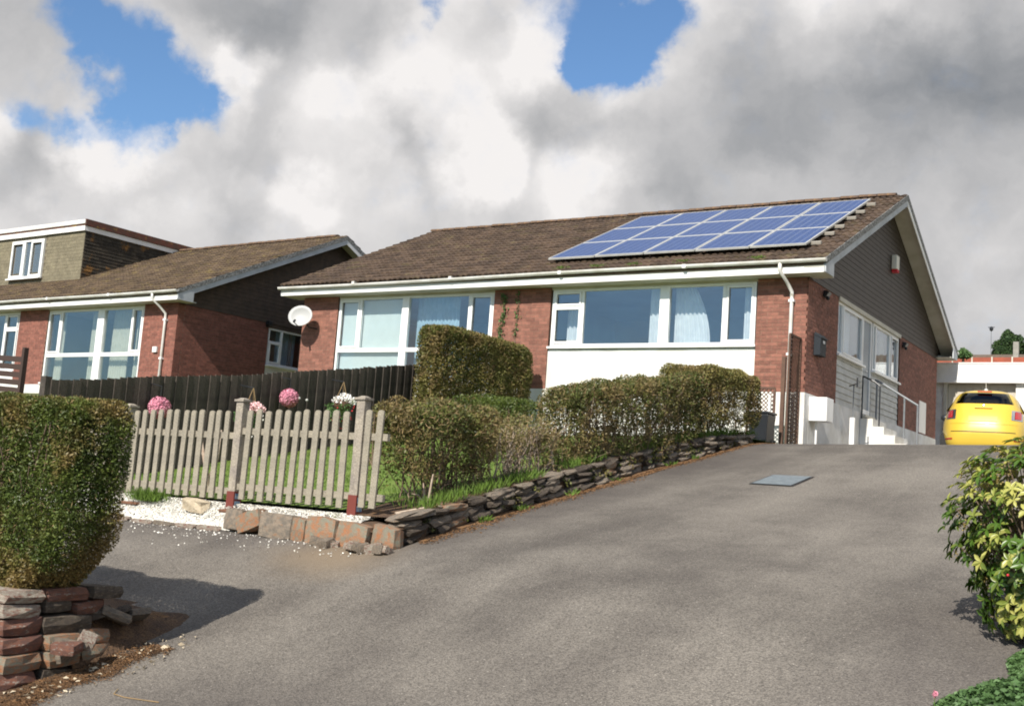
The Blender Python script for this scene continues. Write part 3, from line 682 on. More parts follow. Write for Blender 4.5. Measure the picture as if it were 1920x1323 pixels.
mb = MB(); mb.hexa([(.02, -.2, .40), (.165, -.2, .33), (.165, .2, .33), (.02, .2, .40), (.02, -.2, .46), (.17, -.2, .35), (.17, .2, .35), (.02, .2, .46)]); mb.build('flap', MATS['charcoal_metal'], t_)
MB().box(.146, .152, -.08, .05, .24, .30).build('name_slot', lampglass, t_)
t_ = thing('satellite_dish', 'pale grey satellite dish on the left corner of the bungalow', 'satellite dish', (-12.62, -.05, 1.62))
mb = MB(); mb.tube([(0, .05, -.18), (-.05, -.2, -.18), (-.16, -.28, .0)], .018); mb.build('bracket', dark, t_)
mb = MB(); n_ = 20; vs = [(0, 0, 0)]; fs = []
for j in range(1, 5):
    for k in range(n_):
        a = 2*math.pi*k/n_; rr = .32*j/4; vs.append((rr*math.cos(a), -.55*rr*rr*1.6, rr*1.0*math.sin(a)*.88))
fs = [(0, 1+(k+1) % n_, 1+k) for k in range(n_)]+[(1+(j-1)*n_+k, 1+(j-1)*n_+(k+1) % n_, 1+j*n_+(k+1) % n_, 1+j*n_+k) for j in range(1, 4) for k in range(n_)]
mb.M = Matrix.Translation((-.2, -.34, .06)) @ Matrix.Rotation(R(22), 4, 'Z') @ Matrix.Rotation(R(-14), 4, 'X'); mb.add(vs, fs)
o = mb.build('dish', mat('dish_grey', (.40, .40, .39), None, rough=.5), t_, smooth=True); md = o.modifiers.new('t', 'SOLIDIFY'); md.thickness = .008
mb = MB(); mb.tube([(-.2, -.35, -.22), (-.1, -.72, -.12)], .012); mb.build('arm', dark, t_); mb = MB(); mb.tube([(-.1, -.70, -.12), (-.13, -.63, -.07)], .03); mb.build('receiver', dark, t_)

# steps at the side door with their handrail
t_ = thing('door_steps', 'white concrete steps leading down from the grey side door to the drive', 'steps', (0, 0, 0))
MB().box(.02, .3, 3.85, 5.0, -1.35, -.14).build('landing', render_w, t_)
for i in range(5): MB().box(.3+i*.24, .3+(i+1)*.24, 3.85, 5.0, -1.35, -.14-(i+1)*.175).build('step', render_w, t_)
t_ = thing('handrail', 'grey metal handrail sloping down beside the side door steps', 'handrail', (0, 0, 0))
mb = MB(); mb.tube([(.03, 4.94, .84), (.10, 4.94, .82), (1.0, 4.94, .27)], .025); mb.build('rail', galv, t_)
for x, zt in ((.70, .44), (.99, .27), (.08, .82)):
    mb = MB(); mb.tube([(x, 4.94, zt), (x, 4.94, -1.2 if x > .5 else -.3)], .022); mb.build('post', galv, t_)
t_ = thing('railing', 'thin black metal railing at the near edge of the door steps', 'railing', (0, 0, 0))
mb = MB(); mb.tube([(.04, 3.9, .80), (.04, 3.9, -.55)], .018); mb.build('post', dark, t_); mb = MB(); mb.tube([(.04, 3.9, .80), (.30, 3.9, .68), (.42, 3.9, .58)], .018); mb.build('rail', dark, t_); mb = MB(); mb.tube([(.42, 3.9, .58), (.42, 3.9, -.3)], .016); mb.build('post', dark, t_)
t_ = thing('standpipe', 'slim white post with a small tap on top beside the white side wall', 'tap post', (.24, 2.5, -1.25))
mb = MB(); mb.box(-.05, .05, -.05, .05, 0, 1.0); mb.build('post', white, t_, bevel=.006); mb = MB(); mb.tube([(0, 0, 1.0), (0, 0, 1.7)], .012); mb.build('pipe', galv, t_); mb = MB(); mb.tube([(-.09, -.02, 1.66), (.10, -.02, 1.72)], .012); mb.box(.06, .09, -.03, .0, 1.64, 1.84); mb.build('tap', dark, t_)

# trellis by the corner
def trellis(name, label, x0, y0, x1, y1, z0, z1, zs1=None, pitch=.085, cat='trellis'):
    t_ = thing(name, label, cat, (0, 0, 0)); P0 = Vector((x0, y0, 0)); P1 = Vector((x1, y1, 0)); L_ = (P1-P0).length; u_ = (P1-P0)/L_; nn = Vector((-u_.y, u_.x, 0)); Z = z1-z0
    def bar(a, za, b, zb, wd, dp, off, nme, mm):
        d = Vector((b-a, zb-za)); l = d.length; 
        if l < .02: return
        d /= l; q = Vector((-d.y, d.x))*wd/2; mb_ = nme
        pts = [(a+q.x, za+q.y), (b+q.x, zb+q.y), (b-q.x, zb-q.y), (a-q.x, za-q.y)]
        vs = [P0+u_*p_[0]+Vector((0, 0, z0+p_[1]))+nn*(off+s_*dp/2) for s_ in (-1, 1) for p_ in pts]
        mb_.add(vs, [(0, 1, 2, 3), (7, 6, 5, 4), (0, 4, 5, 1), (1, 5, 6, 2), (2, 6, 7, 3), (3, 7, 4, 0)])
    mb = MB()
    for a, za, b, zb in ((0, 0, 0, Z), (L_, 0, L_, Z), (0, 0, L_, 0), (0, Z, L_, Z)): bar(a, za, b, zb, .04, .035, 0, mb, None)
    mb.build('frame', brownwood, t_)
    for sgn in (1, -1):
        mb = MB(); c = -Z if sgn > 0 else 0
        lim = L_ if sgn > 0 else L_+Z
        while c < lim:
            # line z = (x-c)*sgn
            xs_ = sorted([max(0, min(L_, v_)) for v_ in ((c, c+Z) if sgn > 0 else (c-Z, c))])
            a, b = xs_
            za = (a-c)*sgn; zb = (b-c)*sgn
            if b-a > .02: bar(a, max(0, min(Z, za)), b, max(0, min(Z, zb)), .016, .008, .006*sgn, mb, None)
            c += pitch*1.414
        mb.build('lattice', brownwood, t_, kind='stuff')
    return t_
trellis('trellis', 'tall narrow brown diamond trellis standing by the front brick corner', -.09, -.68, -.09, -.05, -1.2, 1.02, pitch=.055)
o = MB().box(-.035, .035, -.035, .035, 0, 1.95).build('timber_post', brownwood); o.location = (-.15, -.78, -1.38); tag(o, 'brown timber post in front of the white downpipe at the corner', 'post')
trellis('trellis_gate', 'low brown lattice panel between the clipped hedge and the timber post', -.80, -.85, -.30, -.80, -1.2, -.02, pitch=.055)
mb = MB(); mb.tube([(0, 0, 0), (0, 0, 1.05)], .022); o = mb.build('white_stake', upvc); o.location = (-.33, -.98, -1.22); tag(o, 'thin white pole standing beside the black wheelie bin', 'pole')
t_ = thing('wheelie_bin', 'black wheelie bin behind the end of the drive hedge', 'bin', (-.30, -1.42, -1.2))
mb = MB(); mb.hexa([(-.15, -.18, .05), (.15, -.18, .05), (.15, .18, .05), (-.15, .18, .05), (-.19, -.22, .62), (.19, -.22, .62), (.19, .22, .62), (-.19, .22, .62)]); mb.build('bin_body', dark, t_, bevel=.015)
mb = MB(); mb.box(-.205, .205, -.24, .24, .625, .67); mb.build('lid', dark, t_, bevel=.015)
for s_ in (-1, 1):
    mb = MB(); mb.tube([(s_*.14, .20, .09), (s_*.18, .20, .09)], .09, 12); mb.build('wheel', tyrem, t_)

# climbing ivy on the middle pier
def ivy(x0, label, dense, top):
    P = []; mb = MB(); x = x0; z = -1.; pts = []
    while z < top: pts.append((x, -.02, z)); z += .12; x = x0+.05*noise.noise((z*2, x0, 0))*1.5
    n = int(dense); zz = rng.uniform(-.2, top, n); xx = np.array([x0+.075*noise.noise((z*2, x0, 0)) for z in zz])+rng.normal(0, .045, n)
    t_ = thing('ivy', label, 'ivy', (0, 0, 0)); mb.tube(pts, .008, 5); mb.build('stem', twig, t_)
    A = unit(n)*.028; B = np.cross(A, unit(n)); B *= .02/(np.linalg.norm(B, axis=1, keepdims=True)+1e-6)
    quads('leaves', np.c_[xx, -.03-rng.uniform(0, .03, n), zz], A, B, coverm, t_)
ivy(-7.0, 'pale leafy creeper climbing the left of the middle brick pier', 420, 2.15); ivy(-6.62, 'thin dark creeper stem up the centre of the middle brick pier', 170, 2.2)

# ---- the neighbouring house
NH = gable_house('neighbour_house', 'brown roofed brick house with a flat dormer, left of the bungalow', (-16.95, -.78, -.139), -.0381, 15.5, brick_n, cladn, tilen, None)
pier(NH, 'y', -1.42, 0, brick_n); pier(NH, 'y', -7.42, -5.94, brick_n); pier(NH, 'y', -15.5, -10.4, brick_n)
pier(NH, 'x', .252, 3.28, brick_n); pier(NH, 'x', 4.8, 11.25, brick_n)
bb = MB(); bricks(bb, 'x', 0, .25, 0, 2.245); bb.build('corner_bricks', brick_n, NH, kind='stuff')
mb = MB(); mb.box(-15.5, .012, -.012, .26, -1.5, -.004); mb.box(-.25, .014, .27, D, -1.5, -.004); mb.build('plinth', render_w, NH)
nw = window(NH, -5.92, -1.44, .06, 2.2, [(-5.27, .075, .93, 2.145), (-3.36, .30, .12, 2.145), (-1.95, .075, .93, 2.145)],
            [(-5.81, -5.35, .98, 2.09), (-5.23, -3.51, .93, 2.145), (-3.21, -1.99, .93, 2.145), (-1.87, -1.54, .98, 2.09), (-5.86, -3.51, .115, .82), (-3.21, -1.5, .115, .82)],
            sashes=[(-5.87, -5.31, .94, 2.14), (-1.92, -1.5, .94, 2.14)], trans=[(-5.87, -3.51, .87, .11), (-3.21, -1.5, .87, .11)])
for a0, a1 in ((-5.85, -5.45), (-4.2, -3.5), (-3.2, -2.35), (-2.1, -1.5)): curtain(nw, a0, a1, .1, 2.2, curty)
MB().box(-5.94, -1.42, .012, .25, 0.0, .05).build('white_panel', render_w, NH)
MB().box(-10.4, -7.42, .012, .25, 0.0, .36).build('white_panel', render_w, NH)
nw2 = window(NH, -10.38, -7.44, .42, 2.2, [(-8.22, .07, .475, 2.145), (-9.6, .07, .475, 2.145)],
             [(-8.08, -7.60, .56, 1.62), (-8.08, -7.60, 1.78, 2.08), (-9.56, -8.26, .475, 2.145), (-10.3, -9.64, .475, 2.145)],
             sashes=[(-8.16, -7.52, .49, 1.68), (-8.16, -7.52, 1.72, 2.13)], trans=[(-8.19, -7.49, 1.70, .05)])
for a0, a1 in ((-5.94, -1.42), (-10.4, -7.42)): MB().box(a0, a1, .02, .25, 2.205, 2.248).build('window_head', lintel, NH)
ns = window(NH, 3.32, 4.76, 1.02, 2.1, [(3.86, .06, 1.07, 2.05)], [(3.38, 3.83, 1.74, 2.05), (3.42, 3.79, 1.12, 1.64), (3.89, 4.71, 1.07, 2.05)], plane='x', trans=[(3.37, 3.83, 1.70, .05)], sashes=[(3.38, 3.83, 1.08, 1.68)])
curtain(ns, 3.9, 4.7, 1., 2.1, curtb, plane='x'); MB().box(-.25, -.02, 3.28, 4.8, 0, .98).build('white_panel', render_w, NH); MB().box(-.25, -.0, 3.28, 4.8, 2.1, 2.246).build('window_head', cladn, NH)
downpipe(NH, -.42, -1.1)
MB().box(-.83, -.66, -.06, -.01, .9, 1.05).build('vent_box', upvc, NH)
flood(0, 0, 0, 'small black light under the boarding on the side of the neighbouring house').parent if False else None
t_ = thing('wall_light', 'small black light under the boarding of the house beyond the dish', 'light', (-16.95+.0381*3.2+.01, 2.42, 2.06)); MB().box(0, .14, -.07, .07, -.05, .07).build('lamp_head', dark, t_, bevel=.01); MB().box(-.01, .05, -.03, .03, -.1, -.05).build('bracket', dark, t_)
# flat roofed dormer
DY, DX = 1.97, -7.56
dmw = MB(); dmw.prism([(DY, 3.45), (DY, 5.24), (6.1, 5.24)], 'x', -14.2, DX-.0); dm = dmw.build('dormer', mat('dormer_core', (.12, .10, .07), None, rough=.9), NH)
tf = mat('dormer_tile_hanging', (.19, .165, .11), (.155, .135, .09), 4, .95, .5, 50, island=.12, c3=(.25, .22, .14), c3r=(.55, .7), c3s=2)
ts = mat('dormer_side_tiles', (.055, .045, .032), (.04, .034, .026), 5, .95, .6, 50, island=.3, c3=(.20, .10, .03), c3r=(.55, .66), c3s=1.6)
mb = MB(); z = 3.5; k = 0
while z < 5.2:
    x = -14.2-(.1 if k % 2 else 0)
    while x < DX-.02:
        a, b = max(x, -14.2), min(x+.2, DX)
        if not (b > -11.6 and a < -9.72 and z > 3.72 and z < 5.1) and b-a > .03:
            e = .009+random.random()*.004; mb.hexa([(a, DY-e, z), (b-.004, DY-e, z), (b-.004, DY, z), (a, DY, z), (a, DY-.006, z+.115), (b-.004, DY-.006, z+.115), (b-.004, DY, z+.115), (a, DY, z+.115)])
        x += .2
    z += .112; k += 1
mb.build('hung_tiles', tf, dm, kind='stuff')
mb = MB(); z = 3.5; k = 0
while z < 5.2:
    ymax = min(6.1, (z+.11-EZ)/sl_-OV-.05+.5); y = DY-(.1 if k % 2 else 0)
    while y < ymax:
        a, b = max(y, DY), min(y+.2, ymax)
        if b-a > .03:
            e = .018+random.random()*.005; mb.hexa([(DX, a, z), (DX+e, a, z), (DX+e, b-.004, z), (DX, b-.004, z), (DX, a, z+.115), (DX+.006, a, z+.115), (DX+.006, b-.004, z+.115), (DX, b-.004, z+.115)])
        y += .2
    z += .112; k += 1
mb.build('hung_tiles', ts, dm, kind='stuff')
mb = MB(); mb.box(-14.3, DX+.06, DY-.09, DY-.04, 5.245, 5.40); mb.box(DX+.02, DX+.06, DY-.04, 6.3, 5.245, 5.40); mb.build('dormer_fascia', white, dm)
mb = MB(); mb.box(-14.3, DX+.09, DY-.13, DY-.09, 5.46, 5.60); mb.build('dormer_gutter', gutterm, dm, bevel=.015)
mb = MB(); mb.box(-14.3, DX+.11, DY-.10, 6.6, 5.41, 5.455); mb.box(DX+.03, DX+.11, DY-.088, 6.6, 5.456, 5.62); mb.box(-14.3, DX+.02, DY-.04, 6.6, 5.46, 5.58); mb.build('dormer_roof', mat('dormer_roof_edge', (.14, .05, .035), (.09, .05, .035), 5, .9, c3=(.25, .15, .04), c3r=(.55, .65)), dm)
dw = window(NH, -11.6, -9.72, 3.82, 5.13, [(-10.83, .09, 3.88, 5.07), (-10.42, .07, 3.88, 5.07)], [(-11.40, -10.95, 4.0, 4.95), (-10.78, -10.46, 3.9, 5.05), (-10.30, -9.88, 4.0, 4.95)], sashes=[(-11.54, -10.88, 3.88, 5.06), (-10.40, -9.78, 3.88, 5.06)], fw=.06, label='window in the dormer')
dw.location = (0, DY-.09, 0)

# ------------------------------------------------------------------ timber fences
PZ = [-1.54, -1.59, -1.68]
pf = thing('picket_fence', 'weathered grey picket fence with square posts beside the white gravel', 'fence', (0, 0, 0))
FY = -12.9
mb = MB(); wd, th_ = .071, .02; prof = [(-wd/2, 0), (wd/2, 0), (wd/2, .86)]+[(wd/2*math.cos(a), .86+wd/2*.8*math.sin(a)) for a in [math.pi*i/6 for i in range(1, 6)]]+[(-wd/2, .86)]
mb.prism(prof, 'y', -th_/2, th_/2); pm = mb.mesh('picket', picket)
def put_picket(x):
    o = link('picket', pm, pf); zb = -2.545-.035*(-x/3.1)+random.uniform(-.012, .012)
    o.location = (x, FY-.035+random.uniform(-.003, .003), zb); o.rotation_euler = (0, random.uniform(-.018, .018)+.012, 0); o.scale = (random.uniform(.9, 1.06), 1, (1.01+.01*random.random())*(1-.03*(-x/3.1)))
for i in range(11): put_picket(-1.44+i*.1275)
for i in range(12): put_picket(-3.13+i*.1265)
for i in range(3): put_picket(-3.47-i*.13)
put_picket(.105); put_picket(.225)
for (a, b, q) in ((-1.54, -.05, 0), (-3.24, -1.62, -.05), (-3.9, -3.34, -.08), (.05, .33, 0)):
    for zz in (-1.885, -2.44): MB().box(a, b, FY-.02, FY+.02, zz+q-.032, zz+q+.032).build('rail', picket, pf)
for x, zt, zb in ((-.0, -1.545, -2.6), (-1.58, -1.59, -2.66), (-3.29, -1.68, -2.7)):
    po = MB().box(x-.048, x+.048, FY-.048, FY+.048, zb, zt).build('post', postm, pf, bevel=.004)
    mb = MB(); mb.box(x-.064, x+.064, FY-.064, FY+.064, zt, zt+.022); mb.hexa([(x-.05, FY-.05, zt+.022), (x+.05, FY-.05, zt+.022), (x+.05, FY+.05, zt+.022), (x-.05, FY+.05, zt+.022), (x-.02, FY-.02, zt+.04), (x+.02, FY-.02, zt+.04), (x+.02, FY+.02, zt+.04), (x-.02, FY+.02, zt+.04)]); mb.build('post_cap', postm, po)
    if x > -2:
        MB().box(x-.052, x+.052, FY-.052, FY+.052, zb-.02, zb+.17).build('sleeve', redm, po)
        for q in (.02, .095): MB().box(x+.0525, x+.055, FY-.035, FY+.035, zb+q, zb+q+.055).build('sticker', bluem, po)
# dark close-boarded fence on the party line
df = thing('board_fence', 'tall dark weathered board fence behind the lawn', 'fence', (0, 0, 0))
mb = MB(); mb.box(0, .02, 0, .135, 0, 1); bm_ = mb.mesh('plank', darkwood)
y = -11.25; k = 0
while y < -2.98:
    zt = float(np.interp(y, [-11.18, -9.77, -7.84, -4.98, -3.05], [-1.2, -.97, -.70, -.21, .13]))+random.uniform(-.01, .012); zb = lawn_z(-7.1, y)-.03
    o = link('plank', bm_, df); o.location = (-7.1+(.012 if k % 2 else 0), y, zb); o.scale = (1, random.uniform(.94, 1.04), zt-zb); o.rotation_euler = (random.uniform(-.006, .006), 0, random.uniform(-.04, .10)); y += .115; k += 1
for y in (-11.1, -8.5, -5.8, -3.05):
    zt = float(np.interp(y, [-11.18, -9.77, -7.84, -4.98, -3.05], [-1.2, -.97, -.70, -.21, .13])); MB().box(-7.22, -7.115, y-.05, y+.05, lawn_z(-7.1, y)-.1, zt-.08).build('post', darkwood, df)
for q in (.25, 1.15):
    mb = MB(); mb.hexa([(-7.15, -11.2, -2.62+q-.04), (-7.105, -11.2, -2.62+q-.04), (-7.105, -3, -1.31+q-.04), (-7.15, -3, -1.31+q-.04), (-7.15, -11.2, -2.62+q+.04), (-7.105, -11.2, -2.62+q+.04), (-7.105, -3, -1.31+q+.04), (-7.15, -3, -1.31+q+.04)]); mb.build('rail', darkwood, df)
# the end return of that fence, facing the lane
MB().box(-7.22, -7.10, -11.34, -11.24, -2.75, -1.16).build('end_post', darkwood, df)

# flower balls and hanging baskets on the fence
def flower_ball(y, z, r, label):
    t_ = thing('flower_ball', label, 'flower ball', (-6.82, y, z), group='pink flower balls hanging on the board fence')
    mb = MB(); mb.ball((0, 0, 0), r*.86, 14, 10); mb.build('core', pinkf, t_)
    n = 900; d = unit(n); P = d*r*rng.uniform(.9, 1.02, (n, 1)); A = np.cross(d, unit(n)); A *= .018/np.linalg.norm(A, axis=1, keepdims=True); A += d*.008; B = np.cross(d, A); B *= .014/np.linalg.norm(B, axis=1, keepdims=True)
    quads('petals', P, A, B+d*0, pinkf, t_); mb = MB(); mb.tube([(0, 0, r), (0, 0, r+.16), (-.24, 0, r+.2)], .006, 5); mb.build('hanger', dark, t_)
flower_ball(-6.8, -.97, .165, 'round pink flower ball hanging mid fence, above the pickets'); flower_ball(-9.55, -1.42, .17, 'round pink flower ball at the left end of the dark fence')
def basket(y, z, r, fm_, label):
    t_ = thing('hanging_basket', label, 'hanging basket', (-6.75, y, z), group='hanging baskets on the board fence')
    mb = MB(); mb.ball((0, 0, 0), r*.72, 12, 8, (1, 1, .8)); mb.build('bowl', wickerm, t_, smooth=True)
    for a in (0, 2.1, 4.2): 
        mb = MB(); mb.tube([(r*.7*math.cos(a), r*.7*math.sin(a), 0), (0, 0, .42)], .006, 4); mb.build('cord', strawm, t_)
    mb = MB(); mb.tube([(0, 0, .42), (-.3, 0, .46)], .01, 5); mb.build('bracket', dark, t_)
    n = 420; d = unit(n); d[:, 2] = np.abs(d[:, 2])*.8; P = d*r*rng.uniform(.7, 1.1, (n, 1)); A = unit(n)*.022; B = np.cross(A, unit(n)); B *= .02/(np.linalg.norm(B, axis=1, keepdims=True)+1e-6); quads('flowers', P+np.array([0, .05, .03]), A, B, fm_, t_)
    n = 420; d = unit(n); d[:, 2] = -np.abs(d[:, 2])*1.5; P = d*r*rng.uniform(.7, 1.1, (n, 1)); P[:, 1] -= r*.5; A = unit(n)*.025; B = np.cross(A, unit(n)); B *= .018/(np.linalg.norm(B, axis=1, keepdims=True)+1e-6); quads('leaves', P, A, B, coverm, t_)
    n = 50; P = unit(n)*r*1.1; P[:, 2] = -np.abs(P[:, 2])*1.9; A = unit(n)*.02; B = np.cross(A, unit(n)); quads('blossoms', P, A, B, redf if fm_ is whitef else whitef, t_)
basket(-5.5, -.95, .21, whitef, 'hanging basket of white flowers near the right of the dark fence'); basket(-7.72, -1.32, .19, blushf, 'hanging basket of pale pink flowers behind the middle fence post')
for i, y, lb in ((0, -6.5, 'tiny pale bulb on the dark fence, nearest the round pink ball'), (1, -6.38, 'tiny pale bulb on the dark fence, middle one of three'), (2, -6.18, 'tiny pale bulb on the dark fence, nearest the white flower basket')):
    mb = MB(); mb.ball((0, 0, 0), .025, 8, 5); o = mb.build('fairy_light', lampglass); o.location = (-6.98, y, -.92-.01*i); tag(o, lb, 'light', 'tiny pale bulbs on the dark fence')
mb = MB(); mb.tube([(0, 0, 0), (-.08, -.04, .32), (-.20, -.04, .62)], .026, 6, .018); mb.tube([(-.04, 0, .2), (.06, 0, .42), (.07, 0, .75)], .02, 6, .014)
o = mb.build('forked_branch', palestem, smooth=True); o.location = (-3.0, -11.9, -2.58); tag(o, 'forked pale branch leaning behind the left bay of pickets', 'branch')

# brown timber railing in the neighbour's front garden
t_ = thing('timber_railing', 'dark brown timber railing at the left edge, before the neighbouring house', 'railing', tuple(at(38, 735, 23)))
darkbrown = mat('dark_brown_timber', (.05, .03, .024), None, rough=.8)
MB().box(-.04, .04, -.05, .05, -.4, .92).build('post', darkbrown, t_)
for z in (.62, .46, .30, .14, -.02): 
    mb = MB(); mb.hexa([(-2.2, -.03, z+.1), (-.05, -.03, z), (-.05, .02, z), (-2.2, .02, z+.1), (-2.2, -.03, z+.22), (-.05, -.03, z+.11), (-.05, .02, z+.11), (-2.2, .02, z+.22)]); mb.build('rail', darkbrown, t_)
MB().box(-2.2, -2.1, -.05, .05, -.4, 1.1).build('post', darkbrown, t_)

# ------------------------------------------------------------------ stones
def stone_mesh(seed, mt, rough_=.075, pw_=7):
    mb = MB(); rs = random.Random(seed); g = {}; vs = []; fs = []
    def V(i, j, k):
        if (i, j, k) not in g:
            p = Vector((i, j, k)); l = (abs(i)**pw_+abs(j)**pw_+abs(k)**pw_)**(1/pw_); p = p/l
            p += Vector((rs.uniform(-1, 1), rs.uniform(-1, 1), rs.uniform(-1, 1)))*rough_; g[(i, j, k)] = len(vs); vs.append(p*.5)
        return g[(i, j, k)]
    for ax in range(3):
        for s_ in (-1, 1):
            for a in (-1, 0):
                for b in (-1, 0):
                    q = []
                    for (da, db) in ((0, 0), (1, 0), (1, 1), (0, 1)):
                        c = [0, 0, 0]; c[ax] = s_; c[(ax+1) % 3] = a+da; c[(ax+2) % 3] = b+db; q.append(V(*c))
                    fs.append(q if s_ > 0 else q[::-1])
    mb.add(vs, fs); return mb.mesh('stone', mt)
SM = {k: [stone_mesh(i*7+j, m_) for i in range(3)] for j, (k, m_) in enumerate(dict(o=st_or, g=st_gr, d=st_dk, r=st_rd, p=st_pl).items())}
SL = [stone_mesh(90+i, m_, .16, 4) for i, m_ in enumerate((st_dk, st_gr, st_dk, st_or, st_gr, st_dk))]
def stone(parent, me, loc, dim, rot=(0, 0, 0), name='stone'):
    o = link(name, me, parent); o.location = loc; o.scale = dim; o.rotation_euler = rot; return o
# dressed kerb stones below the gravel
kt = thing('kerb_stones', 'row of large orange and grey slate blocks edging the white gravel', 'stone edging', (0, 0, 0))
for x, y, z, dx, dz, k_, ry in ((-1.25, -13.14, -2.77, .22, .20, 'g', .05), (-1.02, -13.17, -2.77, .34, .17, 'o', -.32), (-.66, -13.17, -2.79, .44, .23, 'g', .02), (-.36, -13.175, -2.80, .17, .21, 'o', .05), (-.10, -13.18, -2.80, .37, .25, 'o', .03), (.27, -13.17, -2.81, .35, .23, 'o', .08), (.585, -13.12, -2.83, .26, .27, 'o', .12)):
    stone(kt, SM[k_][random.randrange(3)], (x, y, z+.015), (dx*1.04, .16, dz*1.12), (random.uniform(-.15, .0), ry, random.uniform(-.05, .05)))
for i in range(14):
    x = random.uniform(-.1, .75); stone(kt, SM['g' if i % 2 else 'p'][i % 3], (x, -13.30+random.uniform(-.03, .05)-(.05 if x > .3 else 0), f(x, -13.3)+.025), (random.uniform(.08, .18), .10, random.uniform(.05, .1)), (0, random.uniform(-.3, .3), random.uniform(0, 3)))
for i in range(9):
    x = -4.2+i*.33; stone(kt, SM['p' if i % 3 else 'g'][i % 3], (x, -13.20+.0*i, -2.86+random.uniform(-.01, .01)), (.30, .07, .05), (0, random.uniform(-.06, .06), random.uniform(-.08, .08)))
# low dry-stone wall climbing beside the drive
dwl = thing('slate_wall', 'low dry stone wall of slate slabs climbing beside the drive under the hedges', 'stone wall', (0, 0, 0))
y = -12.85; 
while y < -2.8:
    hgt = lawn_z(0, y)+.03-f(wx(y), y); hgt = max(.10, min(.34, hgt)) if y > -12.6 else .26; nl = max(2, int(hgt/.062)); step = random.uniform(.28, .52)
    for l in range(nl):
        hh_ = hgt/nl; ln_ = step*random.uniform(.75, 1.25); yy_ = y+random.uniform(0, .12)
        slope = math.atan(.165)+random.uniform(-.10, .10)
        me = SL[random.choice([0, 0, 1, 2, 2, 3, 4, 5])] if y < -8 else SL[random.choice([0, 1, 1, 2, 4, 4, 5])]
        stone(dwl, me, (wx(yy_)-.10+random.uniform(-.03, .03)-.012*l, yy_, f(wx(yy_), yy_)+hh_*(l+.5)), (random.uniform(.18, .26), ln_, hh_*random.uniform(.9, 1.35)), (slope, random.uniform(-.15, .1), random.uniform(-.12, .12)+.06))
    y += step
# ivy and moss creeping over the coping, bedding the slabs in
n = 5200; Y = rng.uniform(-12.6, -2.9, n); kk_ = np.array([noise.noise((y*1.6, 2, 6)) for y in Y]); Y = Y[kk_ > -.02]; n = len(Y)
dr_ = rng.uniform(0, 1, n)**1.8; W_ = np.array([wx(y) for y in Y]); X = W_-.16+dr_*.17; Z = np.array([min(lawn_z(0, y)+.05, f(wx(y), y)+.36) for y in Y])-dr_*.20+rng.normal(0, .015, n)
A = unit(n)*.019; B = np.cross(A, unit(n)); B *= .013/(np.linalg.norm(B, axis=1, keepdims=True)+1e-6)
quads('creeping_plants', np.c_[X, Y, Z], A, B, hedgem, kind='stuff', fold=.003)
# earth fill behind it
grid('earth_bank', [0, 1, 2, 3], list(np.arange(-12.9, -2.5, .2)), lambda x, y: 0, soil)
eb = bpy.data.objects['earth_bank']
for i, v in enumerate(eb.data.vertices):
    u_ = i % 4; y = v.co.y; x = wx(y)+(-.09, -.13, -.2, -.75)[u_]; z = (f(wx(y), y)-.02, lawn_z(0, y)-.06, lawn_z(0, y)-.005, lawn_z(x, y)-.01)[u_]; v.co = (x, y, z)
# foreground wall at lower left
fw_ = thing('stone_pier_wall', 'red and grey stone wall under the big hedge at lower left', 'stone wall', (0, 0, 0))
zc = -3.76; kk = 0; kinds = ['r', 'o', 'r', 'r', 'p', 'p', 'p']
hs = [.13, .11, .10, .11, .085, .085]
for li, h_ in enumerate(hs):
    x = .50-.02*li+random.uniform(-.02, .02); first = True
    while x > -1.9:
        ln_ = random.uniform(.28, .50); k_ = kinds[li] if random.random() < .65 else random.choice('rogp')
        stone(fw_, SM[k_][random.randrange(3)], (x-ln_/2, -16.52+random.uniform(-.02, .02), zc+h_/2), (ln_*1.02, .30, h_*1.06), (random.uniform(-.05, .05), random.uniform(-.04, .04), random.uniform(-.05, .05)))
        x -= ln_
    yb = -16.36
    while yb < -16.0:
        ln_ = random.uniform(.2, .4); k_ = random.choice('rgddo')
        zf_ = f(.3, yb)-.04
        if zc+h_ > zf_: stone(fw_, SM[k_][random.randrange(3)], (.37-.02*li+random.uniform(-.03, .03), yb+ln_/2, zc+h_/2+.01), (.28, ln_*1.05, h_*1.05), (random.uniform(-.1, .1), random.uniform(-.12, .12), random.uniform(-.15, .15)))
        yb += ln_
    zc += h_
MB().box(-1.9, .23, -16.4, -16.02, -3.75, -3.24).build('earth_core', soil, fw_)
grid('soil_mound', [-1.9, -1.2, -.6, 0, .1, .2, .3, .4, .5], list(np.arange(-16.15, -14.9, .12)), lambda x, y: f(x, y)+(.46*max(0, 1-(y+16.15)/1.15)**1.3+.03*noise.noise((x*4, y*4, 0)))*min(1, max(0, (.5-x)/.30))-.012, soil)
for i in range(5): stone(fw_, SM[random.choice('gdpo')][i % 3], (.24+random.uniform(-.05, .14), -15.98+i*.11, f(.4, -15.98+i*.11)+.30*max(0, 1-i/8)+.0), (random.uniform(.12, .26), random.uniform(.12, .26), random.uniform(.04, .08)), (random.uniform(-.3, .3), random.uniform(.2, .8), random.uniform(0, 3)))
for i in range(4):
    stone(fw_, SM[random.choice('rgdop')][i % 3], (.50+random.uniform(-.08, .12)-i*.012, -16.30+i*.05+random.uniform(-.08, .08), f(.5, -16.2+i*.05)+.04+random.uniform(0, .22)*(1-i/20)), (random.uniform(.10, .24), random.uniform(.12, .3), random.uniform(.04, .10)), (random.uniform(-.5, .5), random.uniform(-.2, .7), random.uniform(0, 3)))
